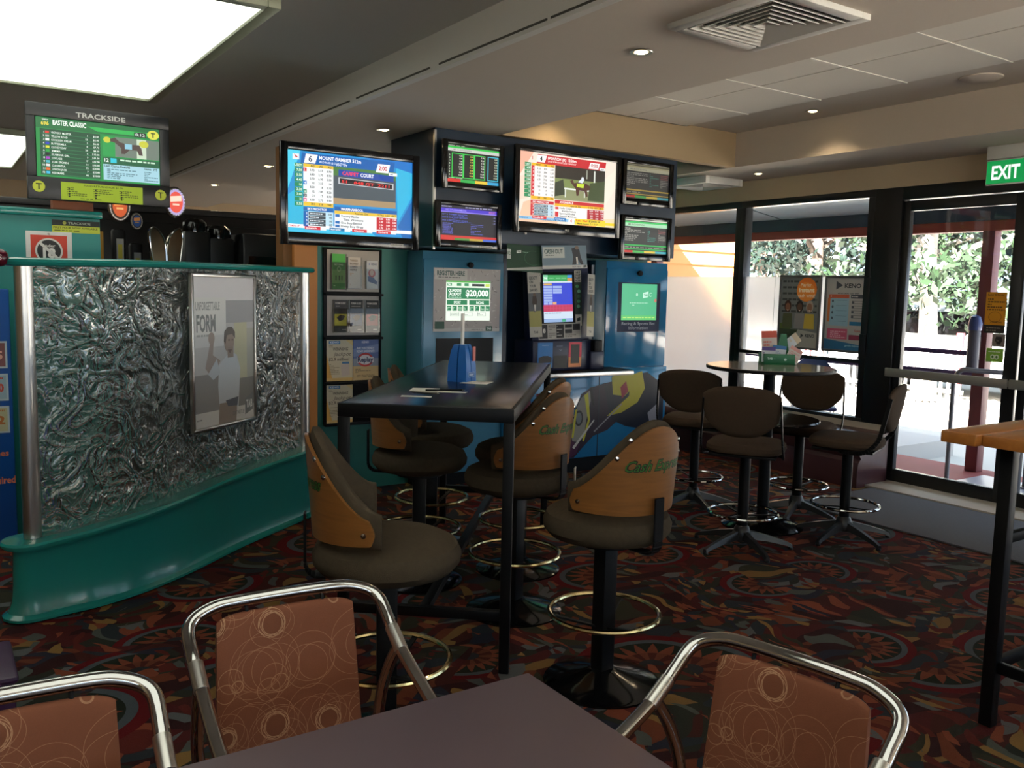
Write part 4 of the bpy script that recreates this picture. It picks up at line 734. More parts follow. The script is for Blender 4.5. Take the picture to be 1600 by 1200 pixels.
hd = MB().box(-.3, -.02, -.01, .28, .1, .6, 0, .02).build('head_unit', M_k, kt, (-.02, 0, .235)); hd.rotation_euler = (-.05, -.03, 0)
c = Canvas(.285, .372, 340, 420); c.rect(0, 0, 340, 420, '#2038c8'); c.lay(1); c.rect(0, 0, 340, 55, '#2f9e50'); c.rect(0, 0, 55, 60, '#7ac89c'); c.rect(285, 0, 340, 25, '#3888c8'); c.rect(285, 27, 340, 55, '#d08a40'); c.rect(0, 58, 340, 68, '#dce8e0'); c.rect(0, 265, 340, 325, '#d03868'); c.rect(0, 325, 340, 390, '#c8d8e8'); c.rect(0, 392, 340, 420, '#8ca8d0')
c.lay(2); c.rect(5, 75, 100, 92, '#d0a850')
for i in range(6): c.rect(5, 97+i*24, 105, 117+i*24, '#9aaee0')
for i in range(3): c.rect(112, 97+i*24, 215, 117+i*24, '#9aaee0')
for i in range(3): c.rect(5+i*50, 240, 50+i*50, 262, ('#9aaee0', '#9aaee0', '#d8a068')[i])
for i in range(9):
    for j in range(2): c.rect(3+i*37, 268+j*29, 36+i*37, 293+j*29, '#b82450')
c.rect(210, 394, 255, 418, '#2f9e70'); c.lay(3); c.text('TAB', 8, 20, 16, '#f0fff4', 40, .03)
for u in (68, 150, 215): c.dashes(u, 22, u+55, 34, 1, '#a8e0b8')
c.dashes(8, 333, 200, 345, 1, '#5c6c80'); c.build('touchscreen', hd, (-.04, -.0215, .335))
MB().box(-.205, -.021, .135, .125, -.015, .545, 0, .003).build('screen_surround', M_black, hd)
for s, cc in ((-1, '#2a7a48'), (1, '#2a6a40')):
    c = Canvas(.075, .45, 75, 450, 'p'); c.rect(0, 0, 75, 450, '#1c3426'); c.lay(1); c.rect(4, 4, 71, 96, '#b8b4a8'); c.rect(6, 355, 69, 446, '#c4c0b4'); [c.disc(30+(i*17) % 20, 130+i*40, 18, 14, ('#3f8a5c', '#6aa88a', '#2a5a3c')[i % 3], 10) for i in range(5)]
    c.lay(2); [c.text(q, 10, 10+i*22, 15, '#24362e', 55, .03) for i, q in enumerate(('GET', 'ON', 'ROAR', 'OUT') if s < 0 else ('GET', 'OUT', 'FAST', 'NOW'))]; c.poly([(22,385),(54,378),(54,404),(22,412)], '#1c2c24'); c.build('side_strip', hd, (-.04+s*.2, -.0225, .335))
c = Canvas(.42, .125, 460, 150, 'p'); c.rect(0, 0, 460, 150, '#b4b0a8'); c.lay(1)
for u0, v0, u1, v1 in ((10,12,95,140), (190,12,272,140), (285,12,362,46), (285,62,362,100), (370,12,450,72)): c.rect(u0, v0, u1, v1, '#1c1c1e')
c.dashes(105, 14, 182, 138, 7, '#6c6a64'); c.dashes(285, 108, 450, 140, 2, '#6c6a64'); c.lay(2); c.text('18', 28, 48, 38, '#d8d4cc', 48, .05); [c.dashes(196, 24+i*28, 266, 38+i*28, 1, '#d0ccc4') for i in range(4)]; c.build('notice_strip', hd, (-.03, -.023, .078))
c = Canvas(.145, .2, 145, 200, 'g'); c.rect(0, 0, 145, 200, '#2a78c0'); c.lay(1).poly([(10,120),(50,105),(100,105),(135,120),(135,160),(10,160)], '#0a0c14'); c.dashes(40, 18, 105, 26, 1, '#a8d0f0'); c.build('note_slot', kt, (-.215, -.052, .125))
c = Canvas(.13, .2, 130, 200, 'g'); c.rect(0, 100, 130, 200, '#08080a'); c.lay(1).dashes(24, 20, 110, 30, 1, '#9098b0'); c.poly([(50,46),(65,58),(80,46),(80,50),(65,63),(50,50)], '#9098b0'); c.build('ticket_slot', kt, (-.065, -.052, .12))
c = Canvas(.13, .2, 130, 200, 'g'); c.rect(0, 0, 130, 120, '#d83c50'); c.rect(0, 120, 130, 200, '#e08a50'); c.lay(1).rect(22, 18, 108, 170, '#0c0a0c'); c.build('coin_slot', kt, (.08, -.052, .125))
MB().box(.24, -.1, .15, .32, -.02, .24, 0, .004).build('card_reader', M_black, kt)
for s in (-1, 1):
    c = Canvas(.1, .5, 125, 620, 'p', lift=.15); c.rect(0, 0, 125, 620, '#b8b2a4'); c.lay(1); c.rect(0, 200, 125, 400, '#55585c'); c.rect(0, 370, 125, 520, '#a8a050'); c.rect(0, 520, 125, 620, '#bcb8ac'); c.lay(2)
    [c.text(q, 18, 42+i*38, 27, '#2c3436', w_, .03) for i, (q, w_) in enumerate((('EJECT', 80), ('ON', 36), ('YOUR', 64), ('SHOES', 80)))]
    c.poly([(45,230),(80,225),(88,280),(75,340),(70,380),(52,380),(50,330),(36,290)], '#33281f'); c.disc(62, 215, 14, 17, '#5c4838', 12); c.poly([(52,310),(76,310),(68,372),(58,372)], '#d8d4cc'); c.text('TAB', 40, 560, 22, '#2c3436', 44, .03)
    t = tag(c.build('hanging_banner', None, (4.16+s*.275, 5.53, 1.39)), ['narrow vertical banner card hung left of the kiosk screen', 'narrow vertical banner card hung right of the kiosk screen'][s > 0], 'banner', 'banner cards beside the kiosk screen'); t.rotation_euler = (-.05, s*.06, s*.3)
# posters above the kiosk
c = Canvas(.41, .17, 500, 300, 'p', lift=.15); c.rect(0, 0, 500, 300, '#5c7484'); c.rect(0, 255, 500, 300, '#b8b8b4'); c.lay(1); c.rect(12, 20, 250, 160, '#b4bab4'); c.poly([(330,40),(380,20),(420,60),(430,150),(460,250),(430,252),(395,180),(370,250),(330,252),(345,150)], '#1c1c22'); c.poly([(375,150),(395,150),(398,248),(380,248)], '#c4c0b8'); c.disc(390, 30, 22, 26, '#6a5244', 14)
c.lay(2); c.text('CASH OUT', 26, 45, 58, '#22403c', 206, .03); c.dashes(40, 122, 200, 136, 1, '#55605c'); c.text('NOW HERE', 330, 268, 18, '#4c504e', 90); c.poly([(455,262),(490,255),(490,285),(455,292)], '#26342e')
o = thing('hanging_poster', 'Cash Out poster of a player in blue above the kiosk', 'poster', (3.91, 5.2, 1.748)); o.rotation_euler = (-.08, -.05, 0); c.build('print', o, (0, -.002, 0)); w_ = .2 if 3.91 > 3.8 else .15; MB().box(-w_, 0, -.08, w_, .004, .08).build('card', M_paper, o, smooth=False); MB().box(-.01, 0, .03, .01, .09, .05, 0, .002).build('clip', M_black, o)
c = Canvas(.31, .19, 360, 300, 'p'); c.rect(0, 0, 360, 300, '#0e3a22'); c.lay(1); c.rect(0, 60, 40, 170, '#b4bab4'); c.poly([(0,280),(250,240),(360,225),(360,262),(0,300)], '#a8aaa4'); c.ring(260, 140, 90, 80, .03, '#3c7a54', 24, 1, 5); c.poly([(95,70),(140,62),(140,92),(95,100)], '#e0e8e0'); c.lay(2); c.text('TAB', 100, 74, 14, '#12301e', 34, .03); c.text('rewards', 150, 74, 12, '#8cb89c', 56); c.text('RD', 6, 90, 34, '#3c5c4c', 32)
o = thing('hanging_poster', 'dark green rewards poster under the screens, left of Cash Out poster', 'poster', (3.57, 5.22, 1.725)); o.rotation_euler = (-.08, .04, 0); c.build('print', o, (0, -.002, 0)); w_ = .2 if 3.57 > 3.8 else .15; MB().box(-w_, 0, -.08, w_, .004, .08).build('card', M_paper, o, smooth=False); MB().box(-.01, 0, .03, .01, .09, .05, 0, .002).build('clip', M_black, o)
# right info cabinet
c3 = cabinet('info_cabinet', 'tall bright blue cabinet with green info screen, by the window', 4.72, 5.42, .86, 1.76, m=M_blue)
MB().box(-.02, -.03, .02, 0, 0, 0)
c = Canvas(.48, .42, 480, 420, 'p'); c.rect(0, 0, 480, 420, '#16284c'); c.lay(1); c.text('Racing & Sports Bet', 50, 335, 26, '#a8b4c8', 380); c.text('Information', 130, 372, 26, '#a8b4c8', 220); c.build('screen_surround', c3, (.02, -.0155, 1.375))
c = Canvas(.4, .31, 400, 310, 'e'); c.rect(0, 0, 400, 310, '#4cb484'); c.lay(1); c.rect(0, 270, 400, 310, '#5cc06c'); c.poly([(240,75),(300,62),(300,110),(240,122)], '#c8f0dc'); c.disc(170, 92, 12, 14, '#a8dcc0', 14); c.ring(325, 90, 16, 18, .3, '#c8f0dc', 14, .5, 5.5); c.disc(385, 140, 14, 16, '#c87060', 14); c.dashes(90, 158, 300, 166, 1, '#d8f4e4'); c.dashes(120, 178, 290, 186, 1, '#d8f4e4'); c.dashes(20, 280, 380, 296, 1, '#b8e070'); c.lay(2); c.text('TAB', 248, 84, 20, '#3c9c70', 44, .03); c.build('info_screen', c3, (.02, -.017, 1.42))
MB().lathe([(0, -.04), (.022, -.036), (.024, -.02), (.014, 0)], 16).build('camera_knob', M_black, c3, (.0, -.012, 1.665)).rotation_euler = (-PI/2, 0, 0)

# ------------------------------------------------------------------ brochure rack on the teal wall
RY = 5.93
t = thing('brochure_rack', 'black framed brochure rack on the teal wall', 'brochure rack', (2.56, RY, 0))
MB().box(-.225, 0, .5, .225, .018, 1.77, 0, .003).build('back_board', M_black, t)
for z in (1.44, 1.125, .8, .5): MB().box(-.225, -.035, z-.01, .225, 0, z+.008, 0, .002).build('shelf', M_black, t)
M_pg = mat('grey_backing_card', '#a8a49e', .5)
MB().box(-.2, -.004, 1.46, .2, 0, 1.755).box(-.2, -.004, 1.145, .2, 0, 1.43).build('backing_card', M_pg, t)
M_acr = glass_material('clear_acrylic', (.86,.87,.86))
def brochure(x, z, w, h, label, draw, group):
    t = thing('brochure', label, 'brochure', (x, RY-.02, z), 0, group)
    MB().box(-w/2, 0, -h/2, w/2, .01, h/2).build('leaflet_stack', M_paper, t, smooth=False)
    c = Canvas(w, h, 100, 200, 'p', lift=.12); draw(c); c.build('cover', t, (0, -.0008, 0))
    MB().box(-w/2-.008, -.012, -h/2-.005, w/2+.008, -.010, h/2-.06).box(-w/2-.008, -.012, -h/2-.005, -w/2-.006, .014, h/2).box(w/2+.006, -.012, -h/2-.005, w/2+.008, .014, h/2).build('holder', M_acr, t, smooth=False)
def d1(c): c.rect(0,0,100,200,'#2c6c34'); c.lay(1).rect(0,0,100,46,'#3fae3c'); c.rect(0,90,100,165,'#5c8c50'); c.lay(2); c.text('BETTING',18,55,9,'#e8f4e0',64,.02); c.ring(52,85,14,14,.15,'#c8dcb8',16); [c.poly([(u,122),(u+9,122),(u+8,150),(u+1,150)],'#1c2a1e') for u in (25,50,70)]; c.dashes(10,175,90,185,1,'#a8c89c')
def d2(c): c.rect(0,0,100,200,'#c8c0b4'); c.lay(1); [c.text(q,14,14+i*20,13,col,w,.03) for i,(q,w,col) in enumerate((('THINGO',62,'#6c5430'),('BOARD',66,'#55483c'),('GAMES',60,'#55483c'),('HERE',56,'#55483c')))]; c.dashes(14,100,60,118,2,'#c88c4c'); c.dashes(14,170,80,182,1,'#a87c4c')
def d3(c): c.rect(0,0,100,200,'#c4c8cc'); c.lay(1); c.disc(45,90,32,30,'#a83c30'); c.lay(2).disc(45,86,18,22,'#c8a890'); c.poly([(10,110),(60,120),(92,150),(88,170),(14,150)],'#26356c'); c.text('KENO',40,16,14,'#3c4a6c',50,.03); c.disc(24,24,8,9,'#3c60a8',3)
brochure(2.44, 1.6, .1, .25, 'green betting brochure, top row left of the rack', d1, 'top row brochures'); brochure(2.56, 1.595, .095, .22, 'cream brochure with brown words, top row middle', d2, 'top row brochures'); brochure(2.7, 1.585, .09, .2, 'white brochure with orange and navy circle, top row right', d3, 'top row brochures')
for x, col, nm in ((2.455, '#c8c030', 'yellow'), (2.575, '#2c4a7c', 'blue'), (2.7, '#b82c2c', 'red')):
    def dd(c, col=col): c.rect(0,0,100,200,'#15171a'); c.lay(1); c.rect(4,88,96,160,col); c.poly([(20,110),(50,92),(85,100),(70,125),(40,132)],'#2a2420'); c.text('FORM GUIDE',10,14,12,'#d0ccc4',78,.02); c.dashes(14,34,84,44,1,'#9a968e'); c.dashes(60,180,92,190,1,'#c8c4bc')
    brochure(x, 1.285, .1, .23, 'black form guide with %s picture, second row of the rack' % nm, dd, 'second row form guides')
def poster(x, z, w, h, label, kind):
    c = Canvas(w, h, 170, 260, 'p', lift=.15)
    if kind == 'y':
        c.rect(0,0,170,260,'#cfc4a4'); c.poly([(0,90),(40,260),(0,260)],'#d8a03c'); c.poly([(120,0),(170,0),(170,40)],'#d8c078'); c.rect(0,240,170,260,'#d8b060'); c.lay(1); c.rect(14,8,88,28,'#2c6cac'); c.lay(2); c.text('KENO',22,11,12,'#e8f0f8',58,.02); c.dashes(14,36,40,50,2,'#5c4c34')
        c.text('WINNING',38,48,20,'#4a3c2c',100,.02,slant=.2); c.text('Jackpot',44,78,24,'#4a3c2c',112,.0,slant=.35); c.text('$2.9 million!',14,112,20,'#4a3c2c',134,.02); c.dashes(18,150,84,220,7,'#8a7c5c'); c.poly([(92,160),(146,150),(152,222),(98,232)],'#c8b8b0'); c.rect(100,140,146,152,'#2c6cac')
    else:
        c.rect(0,0,170,260,'#4a62a4'); c.rect(0,120,170,260,'#7c8aa4'); c.rect(0,170,170,260,'#c8ac74'); c.poly([(0,60),(170,30),(170,80),(0,110)],'#6c84b8'); c.lay(1); c.disc(80,130,54,44,'#c82c2c',28); c.lay(2); c.disc(80,130,42,32,'#d8d4dc',28); c.lay(3); c.rect(26,112,136,148,'#d8dce4'); c.lay(4); c.text('Replay',28,112,30,'#28305c',106,.04); c.text('KENO',56,10,14,'#e4e8f0',48,.03); c.text('ARE YOU READY',22,48,14,'#e8ecf4',120,.02); c.text('KENO JACKPOT?',22,68,14,'#e8ecf4',120,.02); c.dashes(14,186,150,214,3,'#6a5c44'); c.text("IT'S THAT EASY!",24,226,15,'#5c4a30',116,.02,slant=.2)
    tag(c.build('leaflet_poster', None, (x, RY-.006, z)), label, 'poster', 'lower posters of the brochure rack')
poster(2.455, .965, .2, .3, 'yellow winning jackpot poster beside the blue replay poster', 'y'); poster(2.66, .965, .2, .3, 'blue and gold Replay poster in third row of the rack', 'r'); poster(2.455, .65, .2, .28, 'yellow winning jackpot poster in the bottom row of the rack', 'y')

# ------------------------------------------------------------------ tall black table
TH = 1.05
A, B_ = Vector((1.304, 3.169)), Vector((1.85, 2.72)); tl = Vector((.64, .768)).normalized(); tw = Vector((tl.y, -tl.x)); Lt, Wt = 2.17, .69
t = thing('bar_table', 'long tall black table with steel frame in the middle', 'table', (A.x, A.y, 0), math.atan2(tw.y, tw.x))
# local: x across (0..Wt), y along (0..Lt)
MB().box(.012, .012, TH-.012, Wt-.012, Lt-.012, TH, 0, .002).build('tabletop', M_laminate, t)
MB().box(0, 0, TH-.055, Wt, .03, TH-.002, 0, .003).box(0, Lt-.03, TH-.055, Wt, Lt, TH-.002, 0, .003).box(0, .03, TH-.055, .03, Lt-.03, TH-.002, 0, .003).box(Wt-.03, .03, TH-.055, Wt, Lt-.03, TH-.002, 0, .003).build('top_frame', M_black, t)
for x in (0, Wt-.04):
    for y in (0, Lt-.04): MB().box(x, y, 0, x+.04, y+.04, TH-.055, 0, .003).build('leg', M_black, t)
MB().box(.04, .005, .21, Wt-.04, .035, .25, 0, .003).build('stretcher', M_black, t); MB().box(.04, Lt-.035, .21, Wt-.04, Lt-.005, .25, 0, .003).build('stretcher', M_black, t); MB().box(Wt/2-.02, .035, .213, Wt/2+.02, Lt-.035, .247, 0, .003).build('stretcher', M_black, t)
def onto(name, label, cat, pts, z, draw=None, mode='p', group=None, th=.0012):
    """a flat sheet lying on a table, given its corners"""
    b = MB().prism(pts, z, z+th); return tag(b.build(name, M_paper, smooth=False), label, cat, group)
TZ = TH+.0004
onto('paper_slip', 'white paper slip nearest the front of the black table, rear of three', 'paper', [(1.80,3.50),(1.90,3.43),(1.83,3.33),(1.73,3.40)], TZ)
onto('betting_card', 'printed betting card nearest the camera on the black table', 'card', [(1.63,3.27),(1.73,3.19),(1.71,3.16),(1.61,3.24)], TZ); onto('betting_card', 'printed betting card under a pen on the black table', 'card', [(1.80,3.38),(1.95,3.27),(1.92,3.24),(1.78,3.34)], TZ)
onto('paper_slip', 'white paper slip beside the blue pen holder', 'paper', [(2.1,3.60),(2.19,3.66),(2.28,3.58),(2.19,3.50)], TZ)
for pts, lb in (([(1.79,3.36,TZ+.006),(1.94,3.3,TZ+.006)], 'black pen lying on a betting card on the black table'), ([(1.72,3.35,TZ+.004),(1.79,3.25,TZ+.004)], 'pale pen lying on the black table between the slips')):
    t = thing('pen', lb, 'pen'); MB().tube(pts, .004, 8).build('barrel', M_black if 'black pen' in lb else M_steel, t); a, b2 = Vector(pts[0]), Vector(pts[1]); MB().tube([b2, b2+(b2-a)*.08], [.003, .0008], 8).build('tip', M_steel, t)
# blue pen and slip holder
t = thing('pencil_holder', 'blue four sided KENO holder with white stem on black table', 'holder', (2.16, 3.68, TH), .55)
b = MB(); lv = [(0, .052, .05), (.08, .05, .046), (.15, .04, .036), (.18, .03, .026)]
for sx_ in (-1, 1):
    for sy_ in (-1, 1):
        n = len(lv); vs = []
        for z, o_, w_ in lv: x0, x1 = sx_*.003, sx_*o_; y0, y1 = sy_*.003, sy_*o_; vs += [(x0,y0,z),(x1,y0,z),(x1,y1,z),(x0,y1,z)]
        fs = [(i*4+k, i*4+(k+1) % 4, i*4+4+(k+1) % 4, i*4+4+k) for i in range(n-1) for k in range(4)]+[(0,1,2,3), (n*4-4,n*4-3,n*4-2,n*4-1)]
        b.add(vs, fs)
b.build('body', mat('blue_print_card', '#1b63b0', .3), t); MB().box(-.012, -.005, .15, .012, .005, .33, 0, .003).build('stem', M_white, t); MB().box(.012, -.056, .1, .034, -.05, .17).build('red_slip', mat('red_white_print', '#c86a60', .5), t)
c = Canvas(.06, .024, 60, 24, 'p'); c.rect(0, 0, 60, 24, '#a8c4dc'); c.lay(1).rect(2, 2, 58, 22, '#1c4f94'); c.lay(2).text('KENO', 8, 6, 11, '#d8e4f0', 44, .03); o = c.build('logo', t, (0, -.0535, .035))

# ------------------------------------------------------------------ bar stools with bent plywood backs
def curved_text(s, R, z0, size, width, mi, b, bold, rr=0, slant=.4):
    vs, fs, gw = glyphs(s, bold); k = size/.72; ku = width/gw
    out = []
    for x, y in vs:
        u = x*ku+slant*y*k-width/2; z = z0+y*k; r = R(z)+rr; a = u/r; out.append((math.sin(a)*r, -math.cos(a)*r, z))
    b.add(out, fs, mi)
def bar_stool():
    t = thing('bar_stool', 'x', 'bar stool', (0, 0, 0), 0, 'plywood backed bar stools round the black table')
    MB().lathe([(0, .572), (.12, .572), (.17, .578), (.22, .592), (.243, .618), (.246, .645), (.232, .675), (.19, .695), (.1, .703), (0, .704)], 40, sy=.98).build('seat', M_brown, t)
    MB().cyl((0, 0), .12, .556, .574, 24).build('seat_plate', M_black, t)
    MB().box(-.033, -.033, .045, .033, .033, .56, 0, .006).build('column', M_black, t)
    MB().lathe([(.225, 0), (.225, .008), (.21, .016), (.13, .034), (.06, .055), (.045, .06), (0, .06)], 40).build('base', M_blackgloss, t)
    MB().ring((0, 0, .28), .21, .0095, 56).build('foot_ring', M_brass, t)
    b = MB()
    for k in range(3): a = 2*PI*k/3+.5; b.bar((.03*math.cos(a), .03*math.sin(a), .225), (.205*math.cos(a), .205*math.sin(a), .272), .022, .008)
    b.build('ring_spoke', M_black, t)
    AM = math.radians(78); R0 = lambda z: .238+.075*(z-.7)
    top = lambda a: .80+.235*(.5+.5*math.cos(PI*min(1, abs(a)/AM)))**.85
    def sh(off, zt, zb, n=41, m=8, th=.011):
        def fn(i, j):
            a = (i*2-1)*AM; k = j*2; s_ = k if k <= 1 else 2-k; z = zb(a)+(zt(a)-zb(a))*s_; r = R0(z)+off-(th if k > 1 else 0)
            return (math.sin(a)*r, -math.cos(a)*r, z)
        return fn
    # plywood shell: outer skin and inner skin joined round the rims
    n, m = 41, 9; b = MB(); vs = []; fs = []; zb = lambda a: .715+.012*(abs(a)/AM)**2
    for lay_ in (0, -.012):
        for i in range(n):
            a = (i/(n-1)*2-1)*AM
            for j in range(m):
                e = 0.0
                z = zb(a)+(top(a)-zb(a))*j/(m-1); aa = a
                if i in (0, n-1): aa = a*(1-.06*abs(j/(m-1)-.45)**1.5*2)
                r = R0(z)+lay_; vs.append((math.sin(aa)*r, -math.cos(aa)*r, z))
    for l in (0, 1):
        for i in range(n-1):
            for j in range(m-1): a = l*n*m+i*m+j; fs.append((a, a+m, a+m+1, a+1))
    o_ = n*m
    for i in range(n-1): fs.append((i*m, (i+1)*m, (i+1)*m+o_, i*m+o_)); q = i*m+m-1; fs.append((q, q+m, q+m+o_, q+o_))
    for j in range(m-1):
        fs.append((j, j+1, j+1+o_, j+o_)); q = (n-1)*m+j; fs.append((q, q+1, q+1+o_, q+o_))
    b.add(vs, fs); shell = b.build('backrest_shell', M_ply, t)
    b = MB(); curved_text('Cash Express', R0, .878, .040, .29, 0, b, .055, .0006); curved_text('Cash Express', R0, .878, .040, .29, 1, b, .0, .0012)
    b.build('lettering', [mat('dark_outline_ink', '#101408', .5), mat('green_ink', '#2c6a1e', .5)], shell, smooth=False, fix=False)
    for a, z in ((-70, .76), (-38, .925), (28, .975), (-28, .99), (38, .925), (70, .76)):
        a = math.radians(a); r = R0(z); M = Matrix.Translation((math.sin(a)*r, -math.cos(a)*r, z)) @ Matrix.Rotation(a, 4, 'Z') @ Matrix.Rotation(PI/2, 4, 'X')
        b = MB(); b.xf = M; b.lathe([(.0085, 0), (.008, .003), (0, .0045)], 12); b.xf = None; b.build('screw', M_chrome, shell)
    # upholstered inner pad, a rounded closed section swept round the seat
    prof = 14
    def pad(u, v):
        a = (u*2-1)*AM*1.06; ed = 1-abs(u*2-1)**10*.55; q = 2*PI*v; zt = top(a*.94)+.022; z0 = zb(0)-.005; zc = (zt+z0)/2; hz = (zt-z0)/2; th = .03*ed
        z = zc+hz*math.copysign(abs(math.sin(q))**.6, math.sin(q)); rc = R0(z)-.012-th*.75; r = rc+th*math.copysign(abs(math.cos(q))**.7, math.cos(q))*(1 if math.cos(q) < 0 else .75)
        return (math.sin(a)*r, -math.cos(a)*r, z)
    b = MB(); NU = 45; b.grid(pad, NU, prof, 0, cv=True); b.f.append(tuple(range(prof))); b.f.append(tuple((NU-1)*prof+k for k in range(prof))[::-1]); b.m += [0, 0]; b.build('backrest_pad', M_brown, t, ang=60)
    b = MB(); P = fillet([(0, -.1, .566), (0, -.262, .57), (0, -.262, .78)], .05, 5)
    for s in range(len(P)-1): b.bar(P[s], P[s+1], .045, .008, up=(1, 0, 0) if False else (0, -.7, .7))
    b.build('back_bracket', M_black, t)
    return t
def place(t, x, y, theta):
    v = Vector((x, y)).normalized(); r = Vector((v.y, -v.x)); th = math.radians(theta); d = -v*math.cos(th)+r*math.sin(th)
    t.location = (x, y, 0); t.rotation_euler = (0, 0, math.atan2(d.x, -d.y))
s0 = bar_stool()
for i, (x, y, th, lb) in enumerate(((2.11, 2.49, 44, 'plywood backed bar stool standing in the open right of the black table'), (1.215, 2.53, -87, 'plywood backed bar stool at the near left of the black table, beside the partition'),
        (2.24, 3.3, 53, 'plywood backed bar stool at right side of black table, metal tag hanging from its back'), (2.60, 3.80, 60, 'plywood backed bar stool at right of black table, behind the tagged one'),
        (2.05, 3.9, -94, 'plywood backed bar stool left of black table, nearer of two by brochure rack'), (2.42, 4.45, -92, 'plywood backed bar stool at the far left of the black table, half hidden'))):
    o = s0 if i == 0 else copy_tree(s0); o['label'] = lb; place(o, x, y, th); 
    if i == 2:
        MB().box(-.018, -.275, .6, .022, -.268, .7, 0, .002).build('hanging_tag', M_steel, o).rotation_euler = (0, 0, .45)

# ------------------------------------------------------------------ round table and swivel stools
t = thing('round_table', 'tall round table with grey speckled top near the window', 'table', (4.5, 3.75, 0)); M_spk = mat('speckled_grey_laminate', '#8c8780', .12, vary=.25, vscale=160)
MB().lathe([(0, 1.028), (.395, 1.028), (.4, 1.034), (.4, 1.044), (.395, 1.05), (0, 1.05)], 56).build('tabletop', [M_spk], t); MB().lathe([(.396, 1.026), (.404, 1.03), (.404, 1.046), (.396, 1.048)], 56).build('edge_band', M_black, t)
MB().cyl((0, 0), .038, .05, 1.03, 24).build('column', M_black, t); MB().lathe([(0, .695), (.32, .695), (.325, .705), (.32, .715), (0, .715)], 48).build('lower_shelf', M_blackgloss, t)
MB().lathe([(.26, 0), (.26, .01), (.22, .03), (.15, .055), (.06, .08), (0, .085)], 48).build('base', M_blackgloss, t); MB().cyl((0, 0), .11, 1.0, 1.028, 20).build('mounting_plate', M_black, t)
def swivel_stool():
    t = thing('swivel_stool', 'x', 'bar stool', (0, 0, 0), 0, 'brown swivel stools round the tall round table')
    def seat(u, v):
        q = 2*PI*u; e = 3.2; cx, sy_ = math.cos(q), math.sin(q); k = (abs(cx)**e+abs(sy_)**e)**(-1/e); rr, z = [(0, .585), (.85, .585), (.97, .595), (1, .612), (.98, .632), (.9, .648), (.6, .655), (0, .657)][round(v*7)]
        return (cx*k*rr*.225, sy_*k*rr*.215+.01, z)
    MB().grid(seat, 40, 8, 0, cu=True).build('seat', M_brown2, t); MB().box(-.19, -.18, .572, .19, .18, .586, 0, .004).build('seat_pan', M_black, t)
    MB().cyl((0, 0), .032, .11, .575, 24).build('column', M_black, t); MB().ring((0, 0, .215), .2, .0095, 52).build('foot_ring', M_chrome, t)
    b = MB()
    for k in range(3): a = 2*PI*k/3+.2; b.bar((.03*math.cos(a), .03*math.sin(a), .2), (.197*math.cos(a), .197*math.sin(a), .212), .016, .008)
    b.build('ring_spoke', M_black, t); MB().lathe([(.0, .05), (.05, .05), (.055, .09), (.04, .13), (.03, .14), (0, .14)], 24).build('hub', M_dark, t)
    for k in range(5):
        a = 2*PI*k/5+.35; ca, sa = math.cos(a), math.sin(a)
        b = MB(); P = [Vector((.03*ca, .03*sa, .085)), Vector((.15*ca, .15*sa, .065)), Vector((.27*ca, .27*sa, .035)), Vector((.3*ca, .3*sa, .02))]; ws = [.05, .042, .034, .032]; hs = [.05, .034, .022, .02]; vs = []; r = Vector((-sa, ca, 0))
        for p, w_, h_ in zip(P, ws, hs): vs += [p-r*w_/2-Vector((0,0,h_/2)), p+r*w_/2-Vector((0,0,h_/2)), p+r*w_*.3+Vector((0,0,h_/2)), p-r*w_*.3+Vector((0,0,h_/2))]
        fs = [(i*4+k2, i*4+(k2+1) % 4, i*4+4+(k2+1) % 4, i*4+4+k2) for i in range(3) for k2 in range(4)]+[(3,2,1,0), (12,13,14,15)]
        b.add(vs, fs); leg = b.build('leg', M_dark, t); MB().lathe([(.014, 0), (.016, .004), (.012, .014), (0, .014)], 12, (.292*ca, .292*sa, 0)).build('foot_glide', M_black, leg)
    def padf(u, v):
        x = (u*2-1); q = 2*PI*v; hw = .215; zt = .965+.03*(1-abs(x)**2.2)-.02*abs(x)**6; zb = .70+.10*abs(x)**3.0; zc, hz = (zt+zb)/2, (zt-zb)/2; th = .021*(1-abs(x)**8*.6)
        z = zc+hz*math.copysign(abs(math.sin(q))**.55, math.sin(q)); y = -.215-.16*(z-.66)-.02*(1-x*x)+th*math.copysign(abs(math.cos(q))**.7, math.cos(q)); return (x*hw*(.88+.12*min(1, (z-.7)/.18)), y, z)
    b = MB(); NU, m = 25, 16; b.grid(padf, NU, m, 0, cv=True); b.f += [tuple(range(m)), tuple((NU-1)*m+k for k in range(m))[::-1]]; b.m += [0, 0]; b.build('backrest', M_brown2, t, ang=60)
    for s in (-1, 1):
        b = MB(); P = fillet([(s*.1, .05, .578), (s*.205, .0, .576), (s*.232, -.14, .58), (s*.228, -.215, .66), (s*.212, -.262, .92)], .05, 5)
        for i in range(len(P)-1): b.bar(P[i], P[i+1], .026, .010, up=(1, 0, .02), bev=.002)
        b.build('back_post', M_black, t)
    return t
k0 = swivel_stool()
for i, (x, y, dx, lb) in enumerate(((4.48, 4.36, -12, 'brown swivel stool left of the round table, nearest the blue cabinet'), (3.99, 3.47, -8, 'brown swivel stool in front of the round table, its back to the camera'),
        (4.94, 3.83, 165, 'brown swivel stool behind the round table, facing the camera, against the window'), (4.73, 3.3, 78, 'brown swivel stool right of the round table, seen from the side by the door'))):
    o = k0 if i == 0 else copy_tree(k0); o['label'] = lb; place(o, x, y, dx)
